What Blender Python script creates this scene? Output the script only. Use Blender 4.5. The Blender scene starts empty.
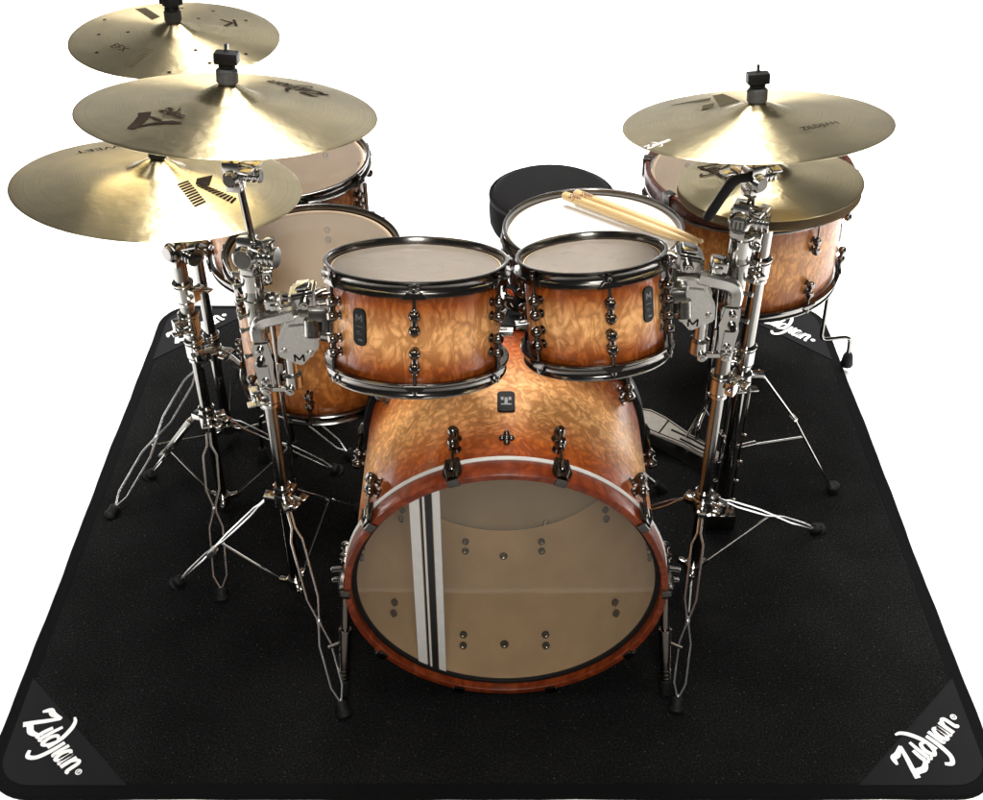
import bpy, bmesh, math, random
from mathutils import Vector as V, Matrix as MX
R_ = math.radians
PI = math.pi
random.seed(4)
sc = bpy.context.scene
col = sc.collection

# ------------------------------------------------------------------ camera, world, lamps, exposure
F_PX, PITCH, CAM_Z = 1200.0, 38.19, 2.05          # focal length in pixels of a 983 px wide picture
cd = bpy.data.cameras.new("camera")
cd.sensor_width = 36.0
cd.lens = 36.0 * F_PX / 983.0
cd.clip_start, cd.clip_end = 0.05, 200
cam = bpy.data.objects.new("camera", cd)
col.objects.link(cam)
cam.location = (0, 0, CAM_Z)
cam.rotation_euler = (R_(90 - PITCH), 0, 0)
sc.camera = cam

w = bpy.data.worlds.new("World")
sc.world = w
w.use_nodes = True
w.node_tree.nodes["Background"].inputs[0].default_value = (1, 0.99, 0.97, 1)
w.node_tree.nodes["Background"].inputs[1].default_value = 0.06


def area(name, loc, target, sx, sy, power, colr=(1, 0.97, 0.92), spread=180):
    l = bpy.data.lights.new(name, 'AREA')
    l.shape = 'RECTANGLE'
    l.size, l.size_y, l.energy, l.color = sx, sy, power, colr
    l.spread = R_(spread)
    o = bpy.data.objects.new(name, l)
    col.objects.link(o)
    o.location = loc
    o.rotation_euler = (V(target) - V(loc)).to_track_quat('-Z', 'Y').to_euler()
    return o


area("overhead_softbox", (0.05, 2.0, 5.0), (0.05, 2.1, 0), 1.8, 1.8, 110)
area("rear_softbox", (0.05, 4.4, 4.6), (0.0, 1.9, 0.8), 1.7, 1.5, 240)
area("front_softbox", (0.1, -1.8, 3.6), (0, 1.9, 0.6), 1.2, 0.9, 112)
area("added_backdrop_lamp", (0.0, 6.0, 4.6), (0, 5.9, 0), 7.0, 3.2, 560, (1, 1, 1), 60)  # these three lamps are added only to burn the paper to blank white
area("added_backdrop_lamp", (-2.8, 2.2, 4.2), (-2.8, 2.2, 0), 1.6, 5.0, 170, (1, 1, 1), 55)
area("added_backdrop_lamp", (2.8, 2.2, 4.2), (2.8, 2.2, 0), 1.6, 5.0, 170, (1, 1, 1), 55)
sc.view_settings.view_transform = 'Standard'
sc.view_settings.look = 'None'
sc.view_settings.gamma = 1
sc.view_settings.exposure = 0.0
sc.cycles.max_bounces = 10
sc.cycles.transparent_max_bounces = 16
sc.cycles.use_denoising = True

# ------------------------------------------------------------------ materials


def mat(name):
    m = bpy.data.materials.new(name)
    m.use_nodes = True
    nt = m.node_tree
    return m, nt, nt.nodes["Principled BSDF"]


def N(nt, kind, **kw):
    n = nt.nodes.new("ShaderNode" + kind)
    for k, v in kw.items():
        if hasattr(n, k):
            setattr(n, k, v)
        else:
            n.inputs[k.replace('_', ' ')].default_value = v
    return n


def L(nt, a, b):
    nt.links.new(a, b)


def ramp(nt, fac, stops, interp='LINEAR'):
    r = nt.nodes.new("ShaderNodeValToRGB")
    r.color_ramp.interpolation = interp
    el = r.color_ramp.elements
    while len(el) < len(stops):
        el.new(0.5)
    for e, (p, c) in zip(el, stops):
        e.position = p
        e.color = (*c, 1)
    L(nt, fac, r.inputs[0])
    return r.outputs[0]


def mix(nt, f, a, b, kind='MIX'):
    m = nt.nodes.new("ShaderNodeMix")
    m.data_type = 'RGBA'
    m.blend_type = kind
    for i, v in ((0, f), (6, a), (7, b)):
        if hasattr(v, 'is_linked'):
            L(nt, v, m.inputs[i])
        elif i == 0:
            m.inputs[0].default_value = v
        else:
            m.inputs[i].default_value = (*v, 1)
    return m.outputs[2]


def metal(name, c, rough, var=0.06, scale=40, metallic=1.0):
    m, nt, p = mat(name)
    p.inputs["Base Color"].default_value = (*c, 1)
    p.inputs["Metallic"].default_value = metallic
    tc = N(nt, "TexCoord")
    n = N(nt, "TexNoise", Scale=scale, Detail=3.0)
    L(nt, tc.outputs["Object"], n.inputs["Vector"])
    mr = N(nt, "MapRange")
    mr.inputs[3].default_value, mr.inputs[4].default_value = max(rough - var, .02), rough + var
    L(nt, n.outputs["Fac"], mr.inputs[0])
    L(nt, mr.outputs[0], p.inputs["Roughness"])
    return m


def plain(name, c, rough, noise=0.15, scale=60, bump=0.0, spec=0.5):
    m, nt, p = mat(name)
    tc = N(nt, "TexCoord")
    n = N(nt, "TexNoise", Scale=scale, Detail=4.0)
    L(nt, tc.outputs["Object"], n.inputs["Vector"])
    a = tuple(x * (1 - noise) for x in c)
    b = tuple(min(1, x * (1 + noise)) for x in c)
    L(nt, ramp(nt, n.outputs["Fac"], [(0.3, a), (0.7, b)]), p.inputs["Base Color"])
    p.inputs["Roughness"].default_value = rough
    p.inputs["Specular IOR Level"].default_value = spec
    if bump:
        bp = N(nt, "Bump", Strength=bump, Distance=0.002)
        L(nt, n.outputs["Fac"], bp.inputs["Height"])
        L(nt, bp.outputs[0], p.inputs["Normal"])
    return m


def burst(name, edge, mid, centre, e0=0.2, quilt=34.0, stretch=(1, 1, 0.62), one_end=False):
    """lacquered quilted maple: amber in the middle of the shell, red brown to its ends"""
    m, nt, p = mat(name)
    tc = N(nt, "TexCoord")
    sep = N(nt, "SeparateXYZ")
    L(nt, tc.outputs["Generated"], sep.inputs[0])
    mp = N(nt, "Mapping")
    mp.inputs["Scale"].default_value = stretch
    L(nt, tc.outputs["Object"], mp.inputs[0])
    n1 = N(nt, "TexNoise", Scale=quilt * .55, Detail=2.0, Distortion=0.6)
    L(nt, mp.outputs[0], n1.inputs["Vector"])
    warp = N(nt, "VectorMath", operation='MULTIPLY_ADD')
    L(nt, n1.outputs["Color"], warp.inputs[0])
    warp.inputs[1].default_value = (0.07, 0.07, 0.07)
    L(nt, mp.outputs[0], warp.inputs[2])
    vor = N(nt, "TexVoronoi", Scale=quilt * 1.5, feature='SMOOTH_F1')
    vor.inputs["Smoothness"].default_value = 0.35
    L(nt, warp.outputs[0], vor.inputs["Vector"])
    n2 = N(nt, "TexNoise", Scale=quilt * 1.5, Detail=3.0, Distortion=1.6)
    L(nt, warp.outputs[0], n2.inputs["Vector"])
    add = N(nt, "Math", operation='MULTIPLY_ADD')
    L(nt, vor.outputs["Distance"], add.inputs[0])
    add.inputs[1].default_value = 0.8
    mul = N(nt, "Math", operation='MULTIPLY')
    L(nt, n2.outputs["Fac"], mul.inputs[0])
    mul.inputs[1].default_value = 0.75
    L(nt, mul.outputs[0], add.inputs[2])
    fig = ramp(nt, add.outputs[0], [(0.44, (1.2, 1.25, 1.36)), (0.64, (0.98, 0.94, 0.90)), (0.90, (0.56, 0.43, 0.32))])
    # burst along the axis of the shell
    n3 = N(nt, "TexNoise", Scale=5.0, Detail=2.0)
    L(nt, tc.outputs["Object"], n3.inputs["Vector"])
    jit = N(nt, "Math", operation='MULTIPLY_ADD')
    L(nt, n3.outputs["Fac"], jit.inputs[0])
    jit.inputs[1].default_value = 0.06
    L(nt, sep.outputs[2], jit.inputs[2])
    base = ramp(nt, jit.outputs[0], [(0.02, edge), (0.02 + e0 * .9, mid), (0.02 + 2 * e0, centre), (1.03 - 2 * e0, centre), (1.03 - e0 * .9, mid), (1.03, edge)], 'LINEAR')
    L(nt, mix(nt, 0.8, base, fig, 'MULTIPLY'), p.inputs["Base Color"])
    p.inputs["Roughness"].default_value = 0.42
    p.inputs["Specular IOR Level"].default_value = 0.22
    p.inputs["Coat Weight"].default_value = 0.3
    p.inputs["Coat Roughness"].default_value = 0.16
    bp = N(nt, "Bump", Strength=0.5, Distance=0.004)
    L(nt, add.outputs[0], bp.inputs["Height"])
    L(nt, bp.outputs[0], p.inputs["Normal"])
    return m


M_CHROME = metal("chrome", (0.50, 0.49, 0.465), 0.14, 0.05)
M_SATIN = metal("satin_alloy", (0.25, 0.245, 0.225), 0.26, 0.07)
M_BLACKCHROME = metal("black_chrome", (0.165, 0.155, 0.145), 0.18, 0.06)
M_CLAW = metal("black_claw", (0.11, 0.104, 0.098), 0.22, 0.06)
M_KNOB = metal("dark_nickel", (0.17, 0.15, 0.135), 0.2, 0.05)
M_LEG = metal("leg_chrome", (0.86, 0.86, 0.85), 0.25, 0.015)
M_CLAMP = metal("clamp_alloy", (0.60, 0.59, 0.56), 0.28, 0.07)
M_TUBE = metal("dark_chrome_tube", (0.26, 0.25, 0.235), 0.12, 0.04)
M_RUBBER = plain("black_rubber", (0.008, 0.008, 0.008), 0.6, spec=0.2)
M_FELT = plain("black_felt", (0.022, 0.021, 0.021), 0.9, 0.3, 300, 0.4)
M_GREYFELT = plain("grey_sleeve", (0.07, 0.072, 0.075), 0.7, 0.2, 200, 0.2)
M_PLASTIC = plain("black_plastic", (0.010, 0.010, 0.010), 0.5, spec=0.12)
M_VINYL = plain("black_vinyl", (0.012, 0.012, 0.0125), 0.8, 0.2, 260, 0.35, 0.06)
M_INK = plain("dark_ink", (0.03, 0.022, 0.017), 0.9, spec=0.0)
M_PALEINK = plain("tan_ink", (0.075, 0.062, 0.038), 0.9, spec=0.05)
M_WHITEINK = plain("white_print", (0.75, 0.75, 0.74), 0.6, 0.04)
M_REDINK = plain("red_brown_print", (0.16, 0.05, 0.03), 0.6)
M_MAPLE = plain("bare_maple_interior", (0.64, 0.47, 0.30), 0.55, 0.10, 9, 0.05)
M_BATTER = plain("grey_batter_head", (0.36, 0.30, 0.225), 0.5, 0.10, 8)
M_COATED = plain("coated_white_head", (0.84, 0.84, 0.83), 0.6, 0.02, 400, 0.05)
M_ORANGE = plain("orange_print", (0.65, 0.09, 0.02), 0.5)
M_GOLD = plain("gold_print", (0.65, 0.42, 0.15), 0.5)
M_BADGEGREY = metal("badge_relief", (0.10, 0.10, 0.10), 0.3)
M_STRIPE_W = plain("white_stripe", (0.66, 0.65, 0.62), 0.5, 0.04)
M_STRIPE_B = plain("black_stripe", (0.012, 0.012, 0.012), 0.5)
M_PEDAL = plain("grey_footboard", (0.27, 0.25, 0.22), 0.45, 0.12, 90)

M_TOMWOOD = burst("amber_burst_maple", (0.085, 0.012, 0.002), (0.47, 0.120, 0.018), (1.0, 0.53, 0.21), 0.225, 42)
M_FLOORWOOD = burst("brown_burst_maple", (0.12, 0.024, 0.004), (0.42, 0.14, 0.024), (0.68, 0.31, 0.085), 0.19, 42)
M_KICKWOOD = burst("kick_burst_maple", (0.22, 0.022, 0.003), (0.56, 0.140, 0.020), (1.0, 0.55, 0.22), 0.22, 40, (1, 1, 1))
M_HOOPWOOD = burst("red_hoop_maple", (0.20, 0.034, 0.007), (0.23, 0.040, 0.008), (0.24, 0.042, 0.008), 0.2, 30)
M_DARKHOOP = burst("dark_red_hoop_maple", (0.075, 0.016, 0.007), (0.08, 0.017, 0.008), (0.085, 0.018, 0.008), 0.2, 30)


def stick_wood():
    m, nt, p = mat("hickory")
    tc = N(nt, "TexCoord")
    mp = N(nt, "Mapping")
    mp.inputs["Scale"].default_value = (260, 260, 9)
    L(nt, tc.outputs["Object"], mp.inputs[0])
    n = N(nt, "TexNoise", Scale=1.0, Detail=4.0)
    L(nt, mp.outputs[0], n.inputs["Vector"])
    L(nt, ramp(nt, n.outputs["Fac"], [(0.25, (0.52, 0.34, 0.145)), (0.7, (0.71, 0.52, 0.26))]), p.inputs["Base Color"])
    p.inputs["Roughness"].default_value = 0.38
    return m


M_STICK = stick_wood()


def film(name, tint, milk, amount, gloss_rough=0.08):
    """thin drum skin: see-through film with a milky share and a gloss"""
    m, nt, p = mat(name)
    nt.nodes.remove(p)
    out = nt.nodes["Material Output"]
    tr = N(nt, "BsdfTransparent")
    tr.inputs[0].default_value = (*tint, 1)
    df = N(nt, "BsdfDiffuse")
    tc = N(nt, "TexCoord")
    n = N(nt, "TexNoise", Scale=14.0, Detail=4.0)
    L(nt, tc.outputs["Object"], n.inputs["Vector"])
    sm = N(nt, "TexNoise", Scale=38.0, Detail=6.0, Roughness=0.7)
    L(nt, tc.outputs["Object"], sm.inputs["Vector"])
    wear = ramp(nt, sm.outputs["Fac"], [(0.30, (0.84, 0.84, 0.84)), (0.46, (1.0, 1.0, 1.0))])
    L(nt, mix(nt, 1.0, ramp(nt, n.outputs["Fac"], [(0.3, tuple(x * .92 for x in milk)), (0.7, milk)]), wear, 'MULTIPLY'), df.inputs[0])
    gl = N(nt, "BsdfGlossy", Roughness=gloss_rough)
    lw = N(nt, "LayerWeight")
    lw.inputs[0].default_value = 0.5
    pw = N(nt, "Math", operation='POWER')
    L(nt, lw.outputs["Facing"], pw.inputs[0])
    pw.inputs[1].default_value = 5.0
    fr = N(nt, "Math", operation='MULTIPLY_ADD')
    L(nt, pw.outputs[0], fr.inputs[0])
    fr.inputs[1].default_value = 0.9
    fr.inputs[2].default_value = 0.045
    m1 = N(nt, "MixShader")
    m1.inputs[0].default_value = amount
    L(nt, tr.outputs[0], m1.inputs[1])
    L(nt, df.outputs[0], m1.inputs[2])
    m2 = N(nt, "MixShader")
    L(nt, fr.outputs[0], m2.inputs[0])
    L(nt, m1.outputs[0], m2.inputs[1])
    L(nt, gl.outputs[0], m2.inputs[2])
    L(nt, m2.outputs[0], out.inputs[0])
    return m


M_CLEAR = film("clear_head", (0.97, 0.95, 0.92), (0.46, 0.395, 0.325), 0.36)
M_HAZY = film("hazy_head", (0.97, 0.95, 0.92), (0.42, 0.37, 0.315), 0.72)
M_SMOKE = film("tinted_front_head", (0.93, 0.89, 0.81), (0.40, 0.375, 0.32), 0.13, 0.03)


def brass(name, c, dark=0.0, rough=0.285):
    m, nt, p = mat(name)
    tc = N(nt, "TexCoord")
    sep = N(nt, "SeparateXYZ")
    L(nt, tc.outputs["Object"], sep.inputs[0])
    cmb = N(nt, "CombineXYZ")
    L(nt, sep.outputs[0], cmb.inputs[0])
    L(nt, sep.outputs[1], cmb.inputs[1])
    ln = N(nt, "VectorMath", operation='LENGTH')
    L(nt, cmb.outputs[0], ln.inputs[0])
    cr = N(nt, "CombineXYZ")
    L(nt, ln.outputs["Value"], cr.inputs[0])
    groove = N(nt, "TexNoise", Scale=620.0, Detail=3.0)      # lathe grooves follow the radius
    L(nt, cr.outputs[0], groove.inputs["Vector"])
    ham = N(nt, "TexNoise", Scale=34.0, Detail=2.0)          # hammer marks
    L(nt, tc.outputs["Object"], ham.inputs["Vector"])
    big = N(nt, "TexNoise", Scale=9.0, Detail=3.0)           # tarnish
    L(nt, tc.outputs["Object"], big.inputs["Vector"])
    c2 = tuple(x * 0.80 for x in c)
    base = ramp(nt, big.outputs["Fac"], [(0.3, c2), (0.65, c)])
    gcol = ramp(nt, groove.outputs["Fac"], [(0.32, (0.70, 0.69, 0.66)), (0.62, (1.06, 1.06, 1.06))])
    L(nt, mix(nt, 1.0, base, gcol, 'MULTIPLY'), p.inputs["Base Color"])
    p.inputs["Metallic"].default_value = 1.0
    p.inputs["Roughness"].default_value = rough
    p.inputs["Anisotropic"].default_value = 0.88
    tg = N(nt, "Tangent", direction_type='RADIAL', axis='Z')
    L(nt, tg.outputs[0], p.inputs["Tangent"])
    p.inputs["Anisotropic Rotation"].default_value = ANISO_ROT
    b1 = N(nt, "Bump", Strength=0.16, Distance=0.001)
    L(nt, groove.outputs["Fac"], b1.inputs["Height"])
    b2 = N(nt, "Bump", Strength=0.09, Distance=0.01)
    L(nt, ham.outputs["Fac"], b2.inputs["Height"])
    L(nt, b1.outputs[0], b2.inputs["Normal"])
    L(nt, b2.outputs[0], p.inputs["Normal"])
    return m


ANISO_ROT = 0.25
M_BRASS = brass("lathed_bronze", (0.83, 0.70, 0.425))
M_BRASS_DULL = brass("dull_bronze", (0.8, 0.7, 0.5), rough=0.31)
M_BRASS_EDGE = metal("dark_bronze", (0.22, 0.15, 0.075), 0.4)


def rug_mat():
    m, nt, p = mat("black_carpet")
    tc = N(nt, "TexCoord")
    f = N(nt, "TexNoise", Scale=230.0, Detail=3.0, Roughness=0.75)
    L(nt, tc.outputs["Object"], f.inputs["Vector"])
    b = N(nt, "TexNoise", Scale=7.0, Detail=4.0)
    L(nt, tc.outputs["Object"], b.inputs["Vector"])
    sp = N(nt, "TexVoronoi", Scale=210.0)
    L(nt, tc.outputs["Object"], sp.inputs["Vector"])
    sel = N(nt, "TexNoise", Scale=130.0, Detail=5.0, Roughness=0.7)
    L(nt, tc.outputs["Object"], sel.inputs["Vector"])
    fib = ramp(nt, f.outputs["Fac"], [(0.36, (0.0050, 0.0050, 0.0050)), (0.55, (0.0105, 0.0105, 0.0105)), (0.72, (0.030, 0.030, 0.030))])
    big = ramp(nt, b.outputs["Fac"], [(0.3, (0.8, 0.8, 0.8)), (0.7, (1.15, 1.15, 1.15))])
    a = mix(nt, 1.0, fib, big, 'MULTIPLY')
    dust = ramp(nt, sel.outputs["Fac"], [(0.66, (0, 0, 0)), (0.76, (1, 1, 1))])
    cell = N(nt, "SeparateColor")
    L(nt, sp.outputs["Color"], cell.inputs[0])
    pick = N(nt, "Math", operation='GREATER_THAN')
    L(nt, cell.outputs[0], pick.inputs[0])
    pick.inputs[1].default_value = 0.95
    near = N(nt, "Math", operation='LESS_THAN')
    L(nt, sp.outputs["Distance"], near.inputs[0])
    near.inputs[1].default_value = 0.26
    lint = N(nt, "Math", operation='MULTIPLY')
    L(nt, pick.outputs[0], lint.inputs[0])
    L(nt, near.outputs[0], lint.inputs[1])
    half = N(nt, "Math", operation='MULTIPLY')
    L(nt, lint.outputs[0], half.inputs[0])
    L(nt, cell.outputs[1], half.inputs[1])
    b1 = mix(nt, dust, a, (0.05, 0.05, 0.048))
    L(nt, mix(nt, half.outputs[0], b1, (0.075, 0.075, 0.072)), p.inputs["Base Color"])
    p.inputs["Roughness"].default_value = 0.95
    p.inputs["Specular IOR Level"].default_value = 0.0
    bp = N(nt, "Bump", Strength=0.7, Distance=0.004)
    L(nt, f.outputs["Fac"], bp.inputs["Height"])
    L(nt, bp.outputs[0], p.inputs["Normal"])
    return m


M_RUG = rug_mat()
M_BINDING = plain("black_binding", (0.0045, 0.0045, 0.0047), 0.85, 0.2, 500, 0.2, 0.05)
M_PATCH = plain("charcoal_patch", (0.0135, 0.0135, 0.0142), 0.85, 0.1, 700, 0.2, 0.05)
M_GREYFLOOR = plain("grey_studio_floor", (0.42, 0.41, 0.40), 0.8, 0.1, 12, 0, 0.1)
M_FLOOR = plain("white_studio_paper", (0.93, 0.93, 0.93), 0.9, 0.01, 3, 0, 0.1)

# ------------------------------------------------------------------ mesh helpers


def frame_z(d, hint=V((0, 0, 1))):
    z = V(d).normalized()
    if abs(z.dot(hint)) > 0.98:
        hint = V((0, 1, 0))
    x = hint.cross(z).normalized()
    y = z.cross(x)
    return MX((x, y, z)).transposed()


def lathe(bm, prof, seg=48, mx=None, closed=False, mi=0, a0=0.0, a1=2 * PI):
    """turn a profile of (r, z) about z; closed joins its last point to its first"""
    mx = mx or MX.Identity(4)
    full = abs(a1 - a0 - 2 * PI) < 1e-6
    n = seg if full else seg + 1
    rings = []
    for r, z in prof:
        if r < 1e-7:
            rings.append([bm.verts.new(mx @ V((0, 0, z)))])
        else:
            rings.append([bm.verts.new(mx @ V((r * math.cos(a0 + (a1 - a0) * i / seg), r * math.sin(a0 + (a1 - a0) * i / seg), z))) for i in range(n)])
    pairs = list(zip(rings, rings[1:]))
    if closed:
        pairs.append((rings[-1], rings[0]))
    for A, B in pairs:
        for i in range(seg):
            j = (i + 1) % n
            vs = []
            for q in ((A[i] if len(A) > 1 else A[0]), (A[j] if len(A) > 1 else A[0]), (B[j] if len(B) > 1 else B[0]), (B[i] if len(B) > 1 else B[0])):
                if q not in vs:
                    vs.append(q)
            if len(vs) > 2:
                try:
                    bm.faces.new(vs).material_index = mi
                except ValueError:
                    pass


def tube(bm, pts, r, seg=10, mi=0, caps=True):
    pts = [V(p) for p in pts]
    rr = r if isinstance(r, (list, tuple)) else [r] * len(pts)
    rings = []
    prev = None
    for i, p in enumerate(pts):
        d = (pts[min(i + 1, len(pts) - 1)] - pts[max(i - 1, 0)]).normalized()
        if prev is None:
            x = frame_z(d).col[0].copy()
        else:
            x = (prev - d * prev.dot(d)).normalized()
        prev = x
        y = d.cross(x)
        rings.append([bm.verts.new(p + (x * math.cos(2 * PI * k / seg) + y * math.sin(2 * PI * k / seg)) * rr[i]) for k in range(seg)])
    for A, B in zip(rings, rings[1:]):
        for k in range(seg):
            bm.faces.new((A[k], A[(k + 1) % seg], B[(k + 1) % seg], B[k])).material_index = mi
    if caps:
        bm.faces.new(rings[0][::-1]).material_index = mi
        bm.faces.new(rings[-1]).material_index = mi


def bar(bm, pts, w, t, out):
    """chamfered flat bar swept along pts; w across, t along the direction out"""
    rings = []
    for i, p in enumerate(pts):
        d = (pts[min(i + 1, len(pts) - 1)] - pts[max(i - 1, 0)]).normalized()
        y = (out - d * out.dot(d)).normalized()
        x = d.cross(y)
        c = min(w, t) * .2
        q = [(w / 2, t / 2 - c), (w / 2 - c, t / 2), (-w / 2 + c, t / 2), (-w / 2, t / 2 - c), (-w / 2, -t / 2 + c), (-w / 2 + c, -t / 2), (w / 2 - c, -t / 2), (w / 2, -t / 2 + c)]
        rings.append([bm.verts.new(p + x * a + y * b) for a, b in q])
    for A, B in zip(rings, rings[1:]):
        for k in range(8):
            bm.faces.new((A[k], A[(k + 1) % 8], B[(k + 1) % 8], B[k]))
    bm.faces.new(rings[0][::-1])
    bm.faces.new(rings[-1])


def ball(bm, c, r, seg=16, mi=0, sz=1.0):
    prof = [(r * math.sin(PI * i / 10), -r * sz * math.cos(PI * i / 10)) for i in range(11)]
    prof[0], prof[-1] = (0, -r * sz), (0, r * sz)
    lathe(bm, prof, seg, MX.Translation(V(c)), mi=mi)


def disc_cyl(bm, a, b, r, seg=24, ch=0.0015, mi=0):
    """chamfered cylinder from a to b"""
    a, b = V(a), V(b)
    l = (b - a).length
    ch = min(ch, l * .4, r * .4)
    mx = MX.Translation(a) @ frame_z(b - a).to_4x4()
    lathe(bm, [(0, 0), (r - ch, 0), (r, ch), (r, l - ch), (r - ch, l), (0, l)], seg, mx, mi=mi)


def box(bm, c, s, mx=None, bev=0.002, mi=0):
    t = bmesh.new()
    bmesh.ops.create_cube(t, size=1.0, matrix=MX.Diagonal((*s, 1)))
    if bev:
        bmesh.ops.bevel(t, geom=t.edges[:], offset=min(bev, min(s) * .35), segments=2, affect='EDGES', profile=0.6)
    m = MX.Translation(V(c)) @ (mx.to_4x4() if mx else MX.Identity(4))
    join(bm, t, m, mi)


def prism(bm, poly, t0, t1, mx=None, bev=0.0015, mi=0):
    """flat outline in local xy, thick from z=t0 to z=t1"""
    t = bmesh.new()
    a = sum(poly[i][0] * poly[(i + 1) % len(poly)][1] - poly[(i + 1) % len(poly)][0] * poly[i][1] for i in range(len(poly)))
    if a < 0:
        poly = poly[::-1]
    lo = [t.verts.new((x, y, t0)) for x, y in poly]
    hi = [t.verts.new((x, y, t1)) for x, y in poly]
    t.faces.new(lo[::-1])
    t.faces.new(hi)
    n = len(poly)
    for i in range(n):
        t.faces.new((lo[i], lo[(i + 1) % n], hi[(i + 1) % n], hi[i]))
    if bev:
        bmesh.ops.bevel(t, geom=t.edges[:], offset=min(bev, abs(t1 - t0) * .35), segments=2, affect='EDGES')
    join(bm, t, mx or MX.Identity(4), mi)


def join(bm, t, m, mi=0):
    mp = {}
    for v in t.verts:
        mp[v] = bm.verts.new(m @ v.co)
    for f in t.faces:
        try:
            bm.faces.new([mp[v] for v in f.verts]).material_index = mi
        except ValueError:
            pass
    t.free()


def ribbon(bm, pts, wd, surf, mi=0, nib=None):
    """flat brush stroke: pts in 2D, widths wd, laid on surf(x, y) -> 3D"""
    P = [V((*p, 0)) for p in pts]
    prev = None
    for i, p in enumerate(P):
        d = (P[min(i + 1, len(P) - 1)] - P[max(i - 1, 0)]).normalized()
        k = V((-d.y, d.x, 0)) * (wd[i] if isinstance(wd, (list, tuple)) else wd) * 0.5
        if nib:
            k = V((math.cos(nib), math.sin(nib), 0)) * (wd if not isinstance(wd, (list, tuple)) else wd[i]) * 0.5 + k * 0.35
            if k.dot(V((-d.y, d.x, 0))) < 0:
                k = -k
        a, b = bm.verts.new(surf(p.x + k.x, p.y + k.y)), bm.verts.new(surf(p.x - k.x, p.y - k.y))
        if prev:
            bm.faces.new((prev[0], prev[1], b, a)).material_index = mi
        prev = (a, b)


def smooth_path(pts, n=6):
    P = [V((*p, 0)) if len(p) == 2 else V(p) for p in pts]
    out = []
    for i in range(len(P) - 1):
        p0, p1, p2, p3 = P[max(i - 1, 0)], P[i], P[i + 1], P[min(i + 2, len(P) - 1)]
        for k in range(n):
            t = k / n
            out.append(0.5 * ((2 * p1) + (p2 - p0) * t + (2 * p0 - 5 * p1 + 4 * p2 - p3) * t * t + (3 * p1 - p0 - 3 * p2 + p3) * t ** 3))
    out.append(P[-1])
    return out


def obj(name, bm, mats, parent=None, loc=None, rot=None, flat=False, angle=38):
    bmesh.ops.recalc_face_normals(bm, faces=bm.faces[:]) if not flat else None
    me = bpy.data.meshes.new(name)
    bm.to_mesh(me)
    bm.free()
    for m in (mats if isinstance(mats, (list, tuple)) else [mats]):
        me.materials.append(m)
    me.polygons.foreach_set("use_smooth", [True] * len(me.polygons))
    me.set_sharp_from_angle(angle=R_(angle))
    o = bpy.data.objects.new(name, me)
    col.objects.link(o)
    if parent:
        o.parent = parent
    if loc:
        o.location = loc
    if rot:
        o.rotation_euler = rot
    return o


def tag(o, label, cat, group=None):
    o["label"] = label
    o["category"] = cat
    if group:
        o["group"] = group
    return o


def thing(name, label, cat, loc=(0, 0, 0), axes=None, group=None):
    o = bpy.data.objects.new(name, None)
    o.empty_display_size = 0.05
    col.objects.link(o)
    o.matrix_world = MX.Translation(V(loc)) @ (axes.to_4x4() if axes else MX.Identity(4))
    return tag(o, label, cat, group)


def tilt(tx, ty):
    """tx > 0 leans the axis to the camera, ty > 0 to +x"""
    tx, ty = R_(tx), R_(ty)
    n = V((math.sin(ty), -math.sin(tx), math.cos(tx) * math.cos(ty))).normalized()
    x = (V((1, 0, 0)) - n * n.x).normalized()
    return MX((x, n.cross(x), n)).transposed()


# brush lettering, drawn stroke by stroke: (points, widths)
SCRIPT = [
    ([(-.04, .70), (.10, .92), (.30, .90), (.66, 1.02)], [.06, .16, .17, .05]),
    ([(.64, 1.0), (.40, .62), (.16, .28), (-.02, -.02)], [.10, .12, .13, .16]),
    ([(-.02, .02), (.16, .12), (.42, .02), (.66, .10), (.80, .26)], [.12, .17, .17, .12, .05]),
    ([(.80, .62), (.74, .34), (.74, .08), (.86, .10)], [.10, .11, .11, .05]),
    ([(1.00, .86), (.93, .45), (.91, .08), (1.02, .10)], [.08, .11, .11, .05]),
    ([(1.32, .52), (1.18, .56), (1.07, .34), (1.12, .06), (1.27, .14), (1.36, .40)], [.07, .10, .11, .11, .10, .07]),
    ([(.92, 1.34), (1.10, 1.26), (1.26, 1.02), (1.38, .60), (1.38, .10)], [.05, .10, .12, .12, .09]),
    ([(1.60, .60), (1.57, .10), (1.46, -.34), (1.24, -.52), (1.06, -.36)], [.10, .12, .12, .12, .08]),
    ([(1.80, .64), (1.76, .12), (1.84, .08)], [.10, .11, .06]),
    ([(2.14, .50), (2.00, .56), (1.90, .30), (1.96, .06), (2.10, .16), (2.16, .54), (2.17, .08), (2.25, .08)], [.08, .10, .11, .11, .09, .10, .10, .05]),
    ([(2.38, .58), (2.36, .30), (2.35, .02)], [.10, .12, .12]),
    ([(2.36, .30), (2.50, .54), (2.62, .50), (2.63, .10), (2.74, .08)], [.06, .09, .11, .11, .06]),
]
RING = [(2.92 + .09 * math.cos(k * PI / 8), .34 + .09 * math.sin(k * PI / 8)) for k in range(17)]


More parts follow.
